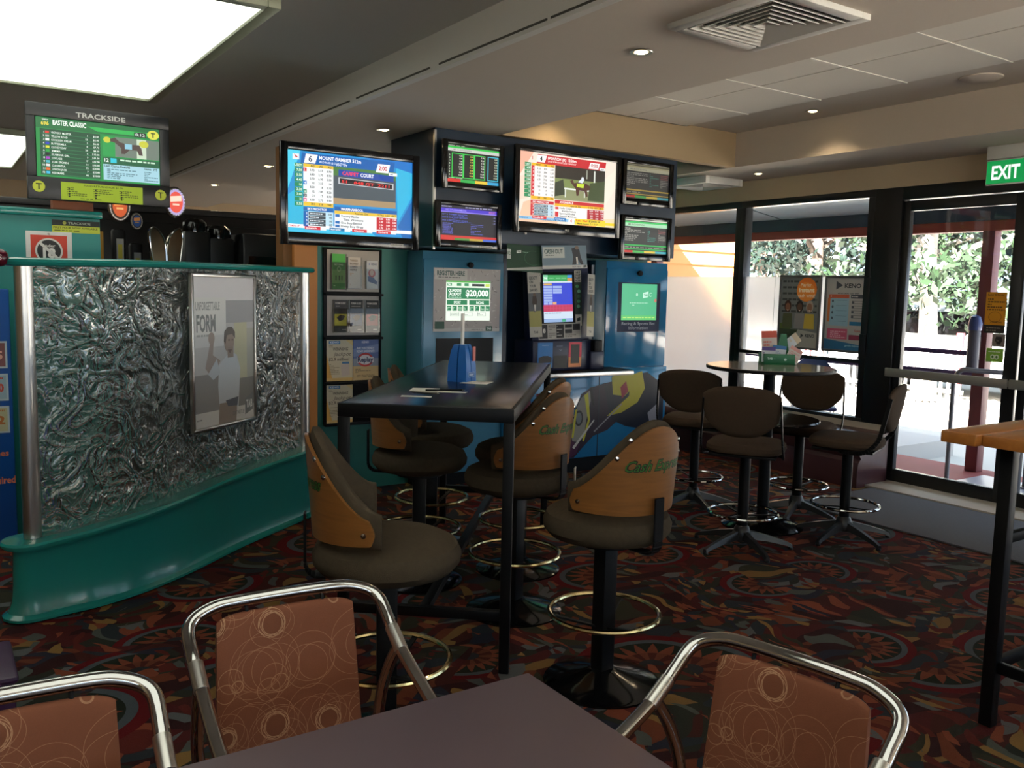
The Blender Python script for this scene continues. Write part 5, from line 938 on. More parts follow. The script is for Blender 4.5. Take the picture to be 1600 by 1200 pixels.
# green leaflet holder on the round table
t = thing('leaflet_holder', 'green leaflet caddy on the round table', 'holder', (4.69, 3.86, 1.05), -.6)
b = MB().box(-.1, -.07, 0, .1, .07, .006, 0, .002).box(-.1, -.072, 0, .1, -.068, .07, 0, .001).box(-.1, .068, 0, .1, .072, .07, 0, .001).box(-.102, -.07, 0, -.098, .07, .07, 0, .001).box(.098, -.07, 0, .102, .07, .07, 0, .001)
b.prism([(-.02,0),(.09,0),(.07,.12),(.055,.2),(.02,.2),(.0,.12)], -.008, .008, 0, 'y'); b.build('tray', M_green, t)
c = Canvas(.19, .06, 190, 60, 'p'); c.text('TAB', 14, 18, 14, '#b8dcc4', 34, .03); c.dashes(54, 22, 90, 30, 1, '#8cc0a0'); c.disc(132, 30, 9, 9, '#c8e4d0', 16); c.build('print', t, (0, -.0735, .035))
for x, y, z, rx, ry, w_, h_, col, lb in ((-.06, -.03, .12, -.1, -.05, .1, .19, '#d8604c', 'red and white leaflet standing in the green caddy'), (-.07, -.055, .06, -.1, .02, .09, .1, '#5c4a8c', 'purple and white card at front of the green caddy'), (.0, -.05, .07, -.1, .1, .09, .1, '#3c78b0', 'blue and white card in the green caddy'),
                                         (.09, .03, .13, -.2, .9, .07, .16, '#c8b89c', 'cream paper wad leaning out of the green caddy'), (.1, -.05, .06, -.2, .5, .09, .1, '#d89c94', 'pink slip leaning at right of the green caddy')):
    tt = thing('leaflet', lb, 'leaflet', t.matrix_basis @ Vector((x, y, z+.005)), -.6, 'leaflets in the green caddy'); tt.rotation_euler = (rx, ry, -.6)
    MB().box(-w_/2, 0, -h_/2, w_/2, .003, h_/2).build('sheet', M_paper, tt, smooth=False); c = Canvas(w_, h_, 100, 190, 'p'); c.rect(0, 0, 100, 190, '#d4c8c0' if 'red' in lb or 'pink' in lb else '#c8ccd0'); c.lay(1); c.rect(0, 0, 100, 45, col); c.dashes(12, 62, 88, 170, 5, col); c.build('print', tt, (0, -.0006, 0))

# framed posters hanging in front of the window
def win_poster(yc, zc, w, h, label, draw):
    t = thing('framed_poster', label, 'poster', (6.462, yc, zc), -PI/2)
    b = MB(); f = .022
    for s in (-1, 1): b.box(s*w/2, -.012, -h/2, s*(w/2-f), .012, h/2, 0, .01, 3); b.box(-w/2+f*.7, -.012, s*h/2, w/2-f*.7, .012, s*(h/2-f), 0, .006)
    b.build('frame', mat('grey_frame', '#55575a', .4), t); MB().box(-w/2+.015, 0, -h/2+.015, w/2-.015, .008, h/2-.015).build('backing', M_white, t, smooth=False)
    c = Canvas(w-2*f, h-2*f, 100, 150, 'p'); draw(c); c.build('poster', t, (0, -.0015, 0))
    [MB().lathe([(.02, 0), (.012, .01), (.01, .03)], 16).build('suction_cup', M_acr, t, (s*.15, .034, h/2-.05)).__setattr__('rotation_euler', (PI/2, 0, 0)) for s in (-1, 1)]
def p1(c):
    c.rect(0,0,100,150,'#70787c'); c.lay(1)
    for i in range(6): c.dashes(4, 4+i*13, 96, 13+i*13, 1, '#3c4246')
    c.rect(0,112,60,150,'#3c4a34'); c.rect(0,100,30,112,'#586c30'); c.lay(2); c.disc(68,26,26,26,'#e07828',28); c.lay(3); c.disc(66,30,24,20,'#e89038',28); c.lay(4); c.text('Play for',52,12,7,'#f0e0c8',28,.02); c.text('instant',48,22,9,'#f8ead0',40,.04); c.text('cash wins!',46,35,7,'#f0e0c8',44,.02)
    c.lay(2)
    for u, sk, hr, tp in ((20,'#8a5c44','#3c2018','#50583c'),(52,'#5c4034','#201818','#8c8c90'),(78,'#8c6450','#a89890','#c8b048')): c.poly([(u-12,78),(u+12,78),(u+14,110),(u-14,110)],tp); c.disc(u,62,9.5,13,hr,16)
    c.lay(3); [c.disc(u,64,6.5,9,sk,16) for u, sk in ((20,'#8a5c44'),(52,'#5c4034'),(78,'#8c6450'))]; [c.poly([(u-3,70),(u+3,70),(u,72.5)],'#d8ccc8') for u in (20,52,78)] ; c.lay(4)
    c.poly([(30,150),(50,112),(100,118),(100,150)],'#a8aaa8'); c.poly([(58,120),(66,125),(58,130)],'#2c3840'); c.lay(5).text('KENO',70,121,7,'#2c3840',24,.03)
def p2(c):
    c.rect(0,0,100,150,'#a8aaac'); c.poly([(0,128),(100,140),(100,150),(0,150)],'#2c6c98'); c.lay(1); c.poly([(22,6),(38,15),(22,24)],'#3c4450'); c.text('KENO',42,11,9,'#2c3440',38,.03); c.text('what you can win',26,29,4,'#3c4450',50,.01)
    c.rect(6,34,54,42,'#c05c40'); c.rect(4,42,10,92,'#c8743c'); c.rect(10,42,54,100,'#8cb4cc'); c.rect(58,34,92,42,'#3c4450'); c.rect(58,90,92,98,'#2c78a8'); c.rect(6,106,54,128,'#c05878'); c.rect(58,118,92,128,'#8c3858')
    c.lay(2); [c.ring(u0,50+i*10,u1,4,.25,'#3c4450',4,PI/4,PI/4+2*PI) for i in range(4) for u0,u1 in ((75,20),)]; [c.disc(16,48+i*12,2.5,3,'#4c5c70',10) for i in range(4)]; [c.disc(64,50+i*10,2.5,3,'#4c5460',10) for i in range(4)]; c.dashes(10,36,50,40,1,'#e8d0c0'); c.dashes(14,110,50,126,4,'#e0b0c0'); c.dashes(60,36,90,40,1,'#c0c4c8'); c.text('Spin',70,106,5,'#b04830',14)
    for i in range(5): c.rect(24,46+i*11,50,46.6+i*11,'#5c7c98')
    c.text('gamble responsibly',50,138,4,'#a8cce0',40)
win_poster(5.10, 1.36, .45, .66, 'grey framed poster of three smiling women with orange circle, in window', p1); win_poster(4.61, 1.36, .46, .65, 'grey framed white KENO poster with prize tables, in window', p2)

# ------------------------------------------------------------------ right hand timber table
t = thing('timber_table', 'orange timber topped bar table with black steel frame at right edge', 'table', (2.96, 1.68, 0)); zt = 1.05
MB().box(-.035, -.125, zt-.042, 1.4, 0, zt, 0, .005).build('end_board', M_orange_wood, t)
b = MB()
for k in range(4): b.box(0, -.128-.145*k-.143, zt-.042, 1.4, -.128-.145*k, zt-.001, 0, .004)
b.build('plank', M_orange_wood, t)
for x in (.1, 1.25):
    for y in (-.14, -.66): MB().box(x, y-.045, 0, x+.045, y, zt-.042, 0, .003).build('leg', M_black, t)
for q in ((.145, -.175, .2, 1.25, -.15, .24), (.145, -.695, .2, 1.25, -.67, .24), (.11, -.66, .2, .135, -.185, .24), (1.26, -.66, .2, 1.285, -.185, .24), (.145, -.175, .66, 1.25, -.15, .695)): MB().box(*q, 0, .003).build('stretcher', M_black, t)

# ------------------------------------------------------------------ foreground table and chairs
t = thing('cafe_table', 'low table with mauve laminate top in the foreground', 'table', (.36, .8, 0)); MB().box(-.61, -.57, .712, .61, .57, .74, 0, .003).build('tabletop', M_mauve, t)
MB().cyl((0, 0), .035, .02, .712, 24).build('column', M_black, t); MB().lathe([(.26, 0), (.26, .01), (.2, .03), (.05, .06), (0, .06)], 36).build('base', M_black, t)
def armchair():
    t = thing('armchair', 'x', 'chair', (0, 0, 0), 0, 'chrome armchairs round the foreground table')
    # local: facing +Y, back at -Y; back hoop at y=0
    W_ = .2
    hoop = smoothpath([(-W_+.01, .46, .655), (-W_, .28, .70), (-W_, .12, .753), (-W_-.002, .055, .79), (-W_+.004, .0, .827), (-W_+.05, -.022, .848), (-.08, -.028, .853), (.08, -.028, .853), (W_-.05, -.022, .848), (W_-.004, .0, .827), (W_+.002, .055, .79), (W_, .12, .753), (W_, .28, .70), (W_-.01, .46, .655)], 7)
    MB().tube(hoop, .0135, 16).build('back_hoop', M_chrome, t)
    for s in (-1, 1):
        P = smoothpath([(s*(W_-.01), .46, .655), (s*(W_-.01), .5, .6), (s*(W_-.01), .505, .45), (s*(W_), .52, .02)], 6); o = MB().tube(P, .0125, 14).build('front_leg', M_chrome, t); MB().cyl((s*W_, .52), .017, 0, .03, 14).build('foot_cap', M_black, o)
        P = smoothpath([(s*(W_), .115, .755), (s*(W_-.004), .07, .69), (s*(W_-.008), .035, .60), (s*(W_-.012), .02, .45), (s*(W_+.005), -.08, .02)], 6); o = MB().tube(P, .0125, 14).build('rear_leg', M_chrome, t); MB().cyl((s*(W_+.005), -.083), .017, 0, .03, 14).build('foot_cap', M_black, o)
        MB().tube([(s*W_, .075, .78), (s*W_, .13, .749)], .0146, 16).build('sleeve', M_steel, t)
    MB().tube([(-W_+.01, .505, .42), (W_-.01, .505, .42)], .01, 10).tube([(-W_+.012, .02, .42), (W_-.012, .02, .42)], .01, 10).build('seat_rail', M_chrome, t)
    def seat(u, v):
        q = 2*PI*u; e = 4.; cx, sy_ = math.cos(q), math.sin(q); k = (abs(cx)**e+abs(sy_)**e)**(-1/e); rr, z = [(0, .43), (.95, .43), (1, .445), (.98, .465), (.9, .478), (0, .482)][round(v*5)]; return (cx*k*rr*.19, sy_*k*rr*.225+.26, z)
    MB().grid(seat, 40, 6, 0, cu=True).build('seat', M_swirl, t)
    def back(u, v):
        x = (u*2-1); q = 2*PI*v; zt = .832-.012*abs(x)**8; zb = .50; zc, hz = (zt+zb)/2, (zt-zb)/2; z = zc+hz*math.copysign(abs(math.sin(q))**.35, math.sin(q)); th = .014*(1-abs(x)**14*.5)
        y = -.012+.07*(1-(z-.5)/.35)**1.3*.6+th*math.copysign(abs(math.cos(q))**.6, math.cos(q))-.012*(1-x*x); return (x*(.142+.012*(1-(z-.5)/.35)), y, z)
    b = MB(); NU, m = 33, 28; b.grid(back, NU, m, 0, cv=True); b.f += [tuple(range(m)), tuple((NU-1)*m+k for k in range(m))[::-1]]; b.m += [0, 0]; b.build('backrest', M_swirl, t, ang=60)
    for s in (-1, 1): MB().tube([(s*.08, -.028, .846), (s*.08, -.014, .815)], .004, 8).build('back_fixing', M_black, t); MB().tube([(s*.1, .03, .52), (s*(W_-.01), .024, .5)], .008, 8).build('back_fixing', M_chrome, t)
    return t
a0 = armchair()
for i, (x, y, rz, lb) in enumerate(((.598, 1.715, PI-.05, 'chrome armchair with rust swirl back behind the table, centre left'), (.085, 1.485, PI-.05, 'chrome armchair with rust swirl back cut off at bottom left corner'), (1.24, .957, PI/2+.2, 'chrome armchair with rust swirl back at right end of the mauve table'))):
    o = a0 if i == 0 else copy_tree(a0); o['label'] = lb; o.location = (x, y, 0); o.rotation_euler = (0, 0, rz)

# ------------------------------------------------------------------ the bar behind the partition
M_bar = mat('dark_bar_joinery', '#1a1718', .4)
t = thing('bar_counter', 'dark bar counter behind the partition with beer taps on it', 'bar counter', (1.6, 7.0, 0)); MB().box(-.8, 0, 0, 1.4, .5, 1.08).build('body', M_bar, t); MB().box(-.84, -.06, 1.08, 1.44, .54, 1.12, 0, .008).build('top', mat('dark_timber_top', '#2c1c14', .25), t)
t = thing('back_bar', 'dark back bar shelving across the far end of the room', 'shelving', (1.9, 9.6, 0))
MB().box(-1.6, 0, 0, 2.6, .45, 2.2, 0, .01).build('body', M_bar, t); MB().box(-1.6, -.02, 2.2, 2.6, .5, 2.26, 0, .01).build('cornice', mat('grey_cornice', '#3c3a3a', .5), t)
for k in range(4): MB().box(-1.5+k*1.02, -.02, .2, -.56+k*1.02, 0, 2.1, 0, .006).build('door', M_dark, t)
for x, y, w_, d_, z1, lb in ((1.78, 7.25, .2, .2, 2.0, 'black domed machine on the bar, left of two'), (1.98, 7.3, .2, .2, 1.96, 'black domed machine on the bar, right of two')):
    t = thing('dispenser', lb, 'drink machine', (x, y, 1.12)); MB().box(-w_/2, -d_/2, 0, w_/2, d_/2, z1-1.22, 0, .02).build('body', M_dark, t)
    MB().lathe([(.095, z1-1.24), (.1, z1-1.2), (.09, z1-1.15), (.055, z1-1.12), (0, z1-1.115)], 24).build('dome', M_blackgloss, t)
t = thing('coffee_machine', 'large dark boxy machine on the bar beside the blue television', 'drink machine', (2.5, 7.25, 1.12)); MB().box(-.4, -.2, 0, .45, .2, .78, 0, .02).build('body', M_dark, t); MB().box(-.36, -.21, .1, .4, -.2, .6, 0, .004).build('front_panel', M_blackgloss, t)
def tap(x, y, h, label, kind):
    t = thing('beer_tap', label, 'beer tap', (x, y, 1.12), .1, 'beer taps on the bar')
    MB().lathe([(.05, 0), (.05, .02), (.03, .05), (.028, h-.35)], 20).build('column', M_chrome if kind == 'chrome' else M_black, t)
    if kind == 'chrome':
        for q in (-1, 1):
            P = smoothpath([(q*.035, h-.62), (q*.09, h-.4), (q*.118, h-.2), (q*.1, h-.13), (q*.055, h-.15), (q*.012, h-.23), (q*.0, h-.4), (q*.0, h-.62)] and [Vector((x_, 0, z_)) for x_, z_ in ((q*.035, h-.62), (q*.09, h-.4), (q*.118, h-.2), (q*.1, h-.13), (q*.055, h-.15), (q*.012, h-.23), (q*.002, h-.4), (q*.002, h-.62))], 5)
            MB().prism([(p.x, p.z) for p in P], -.03, .02, 0, 'y').build('tap_shroud', mat('bronze_mirror', '#8c8068', .15, 1), t); MB().tube([(p.x, -.032, p.z) for p in P], .006, 8).build('shroud_rim', M_chrome, t)
    else:
        MB().box(-.045, -.05, h-.62, .045, .03, h-.1, 0, .02).build('font_body', M_black, t); c = Canvas(.05, .38, 50, 380, 'p'); c.rect(0, 0, 50, 380, '#8c8c88'); c.lay(1); c.rect(10, 40, 40, 140, '#a89c30'); c.disc(25, 170, 14, 22, '#3c3c20', 14); c.disc(25, 270, 10, 14, '#5c5c58', 12); c.disc(25, 330, 10, 14, '#5c5c58', 12); c.build('handle_label', t, (0, -.053, h-.36))
    dx = .06 if kind == 'chrome' else 0; ks = .55 if kind == 'blue' else 1
    b = MB(); b.xf = Matrix.Translation((dx, -.04, h+.06)) @ Matrix.Rotation(PI/2, 4, 'X') @ Matrix.Scale(ks, 4); b.lathe([(0, 0), (.07, 0), (.078, .012), (.07, .03), (0, .03)], 36, sy=1.45); b.build('badge_housing', M_steel, t)
    red = kind == 'chrome'
    bl = kind == 'blue'; c = Canvas(.14*ks, .2*ks, 140, 200, 'p' if bl else 'e'); c.disc(70, 100, 62, 92, '#b8a8d8' if red else '#30241c', 30); c.lay(1).disc(70, 100, 50, 76, '#e85c4c' if red else '#2c5cb0' if bl else '#c8582c', 30); c.lay(2); c.poly([(30,60),(110,50),(110,90),(30,100)], '#ffe0c8' if red else '#f0a050'); c.rect(46, 110, 94, 124, '#ffd0b8' if red else '#e8b070')
    for k in range(24): q = 2*PI*k/24; c.disc(70+64*math.cos(q), 100+94*math.sin(q), 3.4, 3.4, '#dce4ff' if red else '#ffe8d0', 8)
    c.build('lit_badge', t, (dx, -.042-.03*ks, h+.06))
tap(1.16, 6.92, .85, 'black beer tap with orange lit oval badge, left of the bar', 'black'); tap(1.3, 7.05, .76, 'black beer tap with small blue badge between the orange badge tap and chrome font', 'blue'); tap(1.47, 6.85, .90, 'large chrome beer font with red glowing oval badge', 'chrome')
c = Canvas(.16, .28, 160, 280, 'p'); c.rect(0, 0, 160, 280, '#b8862c'); c.lay(1).rect(26, 60, 140, 240, '#7c98a4'); c.dashes(36, 80, 130, 220, 6, '#4c6470'); t = thing('menu_card', 'yellow and grey card behind the left beer tap', 'card', (1.02, 7.16, 1.12)); MB().box(-.08, 0, 0, .08, .01, .74, 0, .003).box(-.1, -.04, 0, .1, .06, .01).build('card_stand', M_bar, t); c.build('print', t, (0, -.002, .6))

# ------------------------------------------------------------------ outside
M_conc = mat('car_park_concrete', '#bdb8b0', .9, bump=.4, bscale=60, vary=.08, vscale=.6); M_red = mat('red_deck_paint', '#8c3a38', .7, vary=.12, vscale=3); M_redpost = mat('maroon_post_paint', '#6a3238', .5); M_soff = mat('verandah_lining', '#c4d4d8', .5)
struct('ground', MB().box(-30, -40, -.4, 70, 60, -.25), M_conc)
struct('ceiling_sun_blocker_rear', MB().box(-6, -7, 2.5, 6.62, -4.1, 2.6), M_soff)  # unseen slab, added to keep direct sun out of the invented rear window
struct('floor_deck', MB().box(6.62, .5, -.25, 7.95, 5.35, -.03), M_red)
struct('floor_path', MB().box(6.62, 5.35, -.25, 9.6, 12, -.06), mat('pale_paving', '#b4b0ac', .8))
t = thing('ramp_plate', 'silver metal ramp plate outside the glass door', 'ramp', (7.1, 3.0, -.03)); MB().box(-.45, -1.1, 0, .5, .95, .02, 0, .003).build('plate', mat('painted_ramp', '#a8a8b4', .4, .3), t)
b = MB()
for i in range(9):
    for j in range(12):
        M = Matrix.Translation((-.3+i*.085+(j % 2)*.042, -.75+j*.085, .02)) @ Matrix.Rotation(PI/4*(1 if (i+j) % 2 else -1), 4, 'Z'); b.box(-.026, -.009, 0, .026, .009, .004, 0, 0, 1, M)
b.build('tread_pattern', mat('tread_metal', '#5c606c', .35, .6), t)
struct('ceiling_verandah', MB().prism([(6.62, 2.49), (7.9, 2.3), (7.9, 2.5), (6.62, 2.56)], -6, 9.5, 0, 'y'), M_soff)
struct('roof_verandah', MB().box(6.62, -6, 2.56, 8.1, 9.5, 2.66).box(-5.2, -4.2, 2.96, 6.7, 13.2, 3.06).box(-6, -7, 2.6, 6.62, -4.1, 2.7), mat('roof_sheet', '#5c6468', .5))  # last box tops the rear slab that was added to block sun
b = MB()
for y in (-3.2, -1.6, 0, 1.6, 3.2, 4.8, 6.4, 8.0): b.prism([(6.62, 2.484), (7.74, 2.318), (7.74, 2.328), (6.62, 2.492)], y-.006, y+.006, 0, 'y')
struct('trim_10', b, mat('joint_line', '#5c6c70', .8))  # dark joint lines across the lining
struct('beam_verandah', MB().box(7.75, -6, 2.11, 7.86, 9.4, 2.2, 0, .004), mat('red_beam_paint', '#8c3c30', .6)); struct('trim_11', MB().box(7.74, -6, 2.2, 7.92, 9.5, 2.33), mat('dark_blue_fascia', '#22384c', .5))
def post(x, y, lb):
    t = thing('verandah_post', lb, 'post', (x, y, 0)); MB().box(-.055, -.055, -.03, .055, .055, 2.11, 0, .006).build('post', M_redpost, t); return t
post(7.8, 4.15, 'square maroon verandah post outside the glass door'); post(7.8, 8.4, 'maroon verandah post beyond the far window')
t = thing('ashtray', 'grey wall ashtray with slanted blue cap on the maroon post', 'ashtray', (7.66, 4.16, .88)); MB().lathe([(.045, 0), (.05, .02), (.05, .34), (.045, .36)], 24).build('tube', mat('slate_painted_metal', '#4c4c5c', .5), t); MB().lathe([(.055, .36), (.058, .42), (.04, .48), (0, .5)], 24).build('cap', mat('blue_plastic_cap', '#2c3c74', .3), t); MB().box(.04, -.02, .1, .09, .02, .3).build('bracket', M_steel, t)
M_rail = mat('grey_hand_rail', '#6c6c74', .35, .5)
def handrail(name, lb, pts, posts, mid=None, m=M_rail):
    t = thing(name, lb, 'handrail', (0, 0, 0)); MB().tube(smoothpath(pts, 6), .02, 12).build('rail', m, t)
    for p, z in posts: MB().tube([(p[0], p[1], -.02), (p[0], p[1], z)], .018, 10).build('post', m, t); MB().box(p[0]-.05, p[1]-.05, -.03, p[0]+.05, p[1]+.05, -.01+.012).build('foot_plate', m, t)
    if mid: MB().tube(mid, .014, 8).build('mid_rail', m, t)
handrail('hand_rail', 'grey curved metal handrail beside the ramp outside the door', [(6.98, 3.93, .86), (6.99, 3.88, .93), (7.05, 3.8, .935), (7.3, 3.55, .9), (7.55, 3.35, .72), (7.68, 3.28, .5), (7.7, 3.27, -.03)], [((6.98, 3.93), .86), ((7.38, 3.5), .85)], [(7.38, 3.5, .6), (7.66, 3.3, .58)])
t = thing('car_park_rail', 'purple painted double rail along the verandah edge', 'rail', (7.9, 0, 0)); M_pr = mat('purple_rail_paint', '#4c3468', .4)
for z in (.83, 1.02): MB().box(-.02, 4.25, z-.022, .02, 7.6, z+.022, 0, .006).build('rail', M_pr, t)
for y in (5.3, 7.5): MB().box(-.025, y-.025, -.25, .025, y+.025, 1.06, 0, .004).build('post', M_pr, t)
# lapped board wall at the end of the verandah
M_cream = mat('cream_weatherboard', '#d0955a', .7)
t = thing('weatherboard_wall', 'cream lapped weatherboard wall outside the far window', 'wall', (0, 8.9, 0)); b = MB(); z = -.2
while z < 2.45: b.add([(6.7, .0, z), (9.8, .0, z), (9.8, -.03, z), (6.7, -.03, z), (6.7, 0, z+.2), (9.8, 0, z+.2), (9.8, -.004, z+.2), (6.7, -.004, z+.2)], [(0,1,2,3), (4,7,6,5), (3,2,6,7), (0,4,5,1), (0,3,7,4), (1,5,6,2)]); z += .192
b.build('boards', M_cream, t, smooth=False); MB().box(9.8, -.05, -.25, 9.92, .07, 2.5, 0, .006).build('corner_post', M_redpost, t)
# outdoor table and blue chair
t = thing('outdoor_table', 'grey round outdoor table seen through the far window', 'table', (7.4, 6.75, -.06)); MB().lathe([(0, .72), (.38, .72), (.39, .73), (.38, .745), (0, .745)], 40).build('tabletop', mat('grey_outdoor_top', '#7c8090', .4), t); MB().cyl((0, 0), .03, .03, .72).build('column', M_black, t); MB().lathe([(.26, 0), (.25, .02), (.03, .05), (0, .05)], 30).build('base', M_black, t)
t = thing('outdoor_chair', 'outdoor chair with rounded blue back beyond the window', 'chair', (7.55, 5.72, -.06), 2.3)
MB().grid(lambda u, v: (((u*2-1)*.24), -.2-.06*(1-(u*2-1)**2)+(.012 if v > .5 else -.012), .62+(.36*math.sqrt(max(0, 1-(u*2-1)**2)))*(1-abs(v*2-1))), 25, 9, 0, cv=True).build('backrest', mat('navy_blue_plastic', '#24305c', .3), t)
MB().box(-.22, -.2, .42, .22, .22, .46, 0, .02).build('seat', mat('navy_blue_plastic'), t)
for x, y in ((-.2, -.2), (.2, -.2), (-.2, .2), (.2, .2)): MB().tube([(x, y, .0), (x*.95, y*.95, .42 if y > 0 else .64)], .012, 8).build('leg', M_chrome, t)
# white palisade fence across the car park
t = thing('palisade_fence', 'white palisade fence across the car park', 'fence', (13.2, 0, -.25)); b = MB(); y = 7.4
while y < 16: b.box(-.01, y-.02, .1, .01, y+.02, 1.15); y += .12
b.build('pickets', M_white, t, smooth=False); MB().box(.01, 7.3, .3, .05, 16, .36).box(.01, 7.3, .95, .05, 16, 1.01).build('rails', M_white, t)
for y in (7.4, 10.2, 13, 15.8): MB().box(.0, y-.05, 0, .08, y+.05, 1.25, 0, .01).build('post', M_redpost, t)
# parked car
def car(x, y, rz, m, lb):
    t = thing('parked_car', lb, 'car', (x, y, -.25), rz); L_, w_ = 4.5, .9
    prof_ = [(-2.2,.35),(-2.25,.8),(-2.1,1.0),(-1.2,1.08),(-.6,1.62),(1.2,1.66),(1.9,1.15),(2.2,1.05),(2.25,.4),(2.1,.3),(-2.1,.3)]
    b = MB(); n = len(prof_); vs = []
    for yy, k in ((-w_, .93), (-w_*.93, 1), (w_*.93, 1), (w_, .93)):
        for px, pz in prof_: vs.append((px*(k if abs(k-1) < .01 else .985), yy*(1 if pz < 1.1 else .84), .3+(pz-.3)*(k*.5+.5)))
    fs = [(i*n+k, i*n+(k+1) % n, (i+1)*n+(k+1) % n, (i+1)*n+k) for i in range(3) for k in range(n)]+[tuple(range(n))[::-1], tuple(3*n+k for k in range(n))]
    b.add(vs, fs).build('body', m, t, ang=25)
    for s in (-1, 1): MB().prism([(-.98,1.12),(-.55,1.52),(.3,1.54),(.3,1.12)], s*.80, s*.86, 0, 'y').prism([(.36,1.12),(.36,1.54),(1.12,1.55),(1.6,1.16)], s*.80, s*.86, 0, 'y').build('side_windows', M_blackgloss, t)
    for wx in (-1.4, 1.4):
        for s in (-1, 1): b = MB(); b.xf = Matrix.Translation((wx, s*.88, .33)) @ Matrix.Rotation(PI/2, 4, 'X'); b.lathe([(.12, -.11), (.3, -.11), (.33, -.08), (.33, .08), (.3, .11), (.12, .11)], 28); o = b.build('wheel', M_dark, t); b = MB(); b.xf = Matrix.Translation((wx, s*.88, .33)) @ Matrix.Rotation(PI/2, 4, 'X'); b.lathe([(0, -.1), (.2, -.1), (.2, .1), (0, .1)], 20); b.build('hub_cap', M_steel, o)
car(16.2, 9.0, PI/2+.1, mat('white_car_paint', '#c8ccd0', .15, coat=.5), 'white car parked beyond the glass door'); car(17.5, 4.4, PI/2, mat('silver_car_paint', '#8c9298', .2, .4, coat=.5), 'silver car parked at the far right outside')
t = thing('light_pole', 'thin pale light pole seen through the window', 'pole', (15.9, 11.65, -.25)); MB().tube([(0, 0, 0), (0, 0, 7)], [.06, .04], 12).build('pole', M_steel, t)
# trees
def leaves(n, rx, ry, rz_, zc, size, rn):
    b = MB(); blobs = [(rn.uniform(-.65, .65)*rx, rn.uniform(-.65, .65)*ry, zc+rn.uniform(-.7, .75)*rz_, rn.uniform(.22, .5)) for _ in range(26)]
    for _ in range(n):
        bx, by, bz, br = rn.choice(blobs); d = Vector((rn.gauss(0, 1), rn.gauss(0, 1), rn.gauss(0, 1))).normalized()*(rn.random()**.4)
        p = Vector((bx+d.x*br*rx, by+d.y*br*ry, bz+d.z*br*rz_*.7)); s = size*rn.uniform(.5, 1.3); u = Vector((rn.gauss(0, 1), rn.gauss(0, 1), rn.gauss(0, 1))).normalized(); w = u.cross(Vector((rn.gauss(0, 1), rn.gauss(0, 1), rn.gauss(0, 1)))).normalized()
        b.add([p-u*s, p+w*s*.45, p+u*s, p-w*s*.45], [(0, 1, 2, 3)])
    return b
M_leafs = [mat('gum_leaves_green', '#1c3019', .6), mat('dark_leaves', '#11231c', .6), mat('light_leaves', '#2c431f', .6)]
M_bark = mat('pale_bark', '#b8aca0', .8, vary=.2, vscale=6); M_bark2 = mat('dark_bark', '#5c5048', .9)
rn = random.Random(11); protos = {}
def tree(x, y, kind, sc, rz, lb):
    global protos
    if kind in protos: o = copy_tree(protos[kind])
    else:
        o = thing('tree', 'x', 'tree', (0, 0, 0), 0, 'trees beyond the car park'); bark = M_bark if kind == 0 else M_bark2
        trunk = [(0, 0, 0), (.12, .05, 1.6), (-.05, .1, 3.2), (.1, 0, 5)]; MB().tube(smoothpath(trunk, 5), [.24-.0095*i for i in range(16)], 12).build('trunk', bark, o)
        b = MB()
        for k in range(7): a = k*2.4; z0 = 1.9+k*.42; b.tube(smoothpath([(0, 0.05, z0), (.8*math.cos(a), .8*math.sin(a), z0+.6), (1.9*math.cos(a), 1.9*math.sin(a), z0+.9)], 4), [.09-.008*i for i in range(9)], 7)
        b.build('branches', bark, o); leaves(2600, 2.6, 2.6, 2.4, 3.6, .13, rn).build('foliage', M_leafs[kind], o, smooth=False, fix=False)
        protos[kind] = o
    o.location = (x, y, -.25); o.scale = (sc, sc, sc); o.rotation_euler = (0, 0, rz); o['label'] = lb
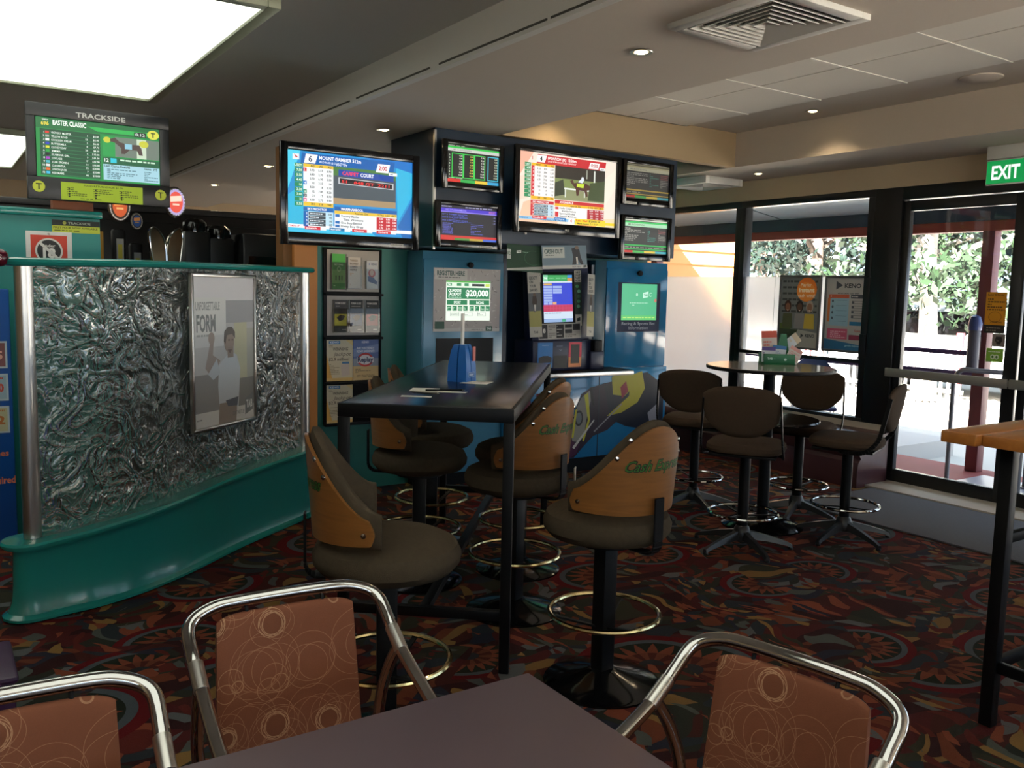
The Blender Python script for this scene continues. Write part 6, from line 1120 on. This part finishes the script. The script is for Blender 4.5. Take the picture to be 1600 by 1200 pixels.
for a in ((14.3, 8.55, 0, .8, .4, 'pale trunked gum tree right outside the glass door'), (20, 15.2, 1, 1.1, 1, 'dark leafy tree outside, left in the poster window'), (22, 18.6, 1, 1.25, 2, 'dark tree at far left through the poster window'), (21, 13, 0, 1.1, 3, 'green gum tree right in the poster window, beside the light pole'),
          (23, 10.8, 1, 1.2, 4, 'dark tree behind the parked white car'), (24, 8.2, 2, 1.2, 5, 'light green tree right of the maroon post, far off'), (20, 6.2, 1, 1.0, .7, 'dark tree at the right edge beyond the silver car'), (27, 22, 2, 1.4, 1.7, 'light green tree far away at the left'), (28, 15, 2, 1.5, 2.7, 'light green tall tree far behind the gum tree'), (29, 11.5, 0, 1.5, 3.6, 'green tree farthest behind the glass door')): tree(*a)
t = thing('hedge', 'long dark green hedge behind the car park', 'hedge', (25, 16, -.25)); MB().box(-.4, -12, 0, .4, 12, 1.5, 0, .2).build('core', M_leafs[1], t); b = MB()
for _ in range(6000):
    p = Vector((rn.uniform(-.6, .6), rn.uniform(-12.2, 12.2), rn.uniform(.1, 1.75))); u = Vector((rn.gauss(0, 1), rn.gauss(0, 1), rn.gauss(0, 1))).normalized()*.13; w = u.cross(Vector((rn.gauss(0, 1), rn.gauss(0, 1), 1))).normalized()*.07; b.add([p-u, p+w, p+u, p-w], [(0, 1, 2, 3)])
b.build('foliage', M_leafs[1], t, smooth=False, fix=False)

# purple plastic stool on the carpet by the partition, at the left edge
M_pur = mat('purple_plastic', '#371a3c', .4)
t = thing('plastic_stool', 'low purple plastic stool on the carpet at the left edge', 'stool', (-.02, 3.2, 0))
MB().box(-.21, -.17, .235, .21, .17, .26, 0, .012).build('seat', M_pur, t)
for x in (-1, 1):
    for y in (-1, 1): MB().box(x*.2-.035*(x > 0), y*.16-.02*(y > 0), 0, x*.2+.035*(x < 0), y*.16+.02*(y < 0), .236, 0, .008).build('leg', M_pur, t)
for y in (-.158, .14): MB().box(-.17, y, .15, .17, y+.012, .18, 0, .004).bar((-.15, y+.006, .02), (.0, y+.006, .15), .03, .012).build('brace', M_pur, t)
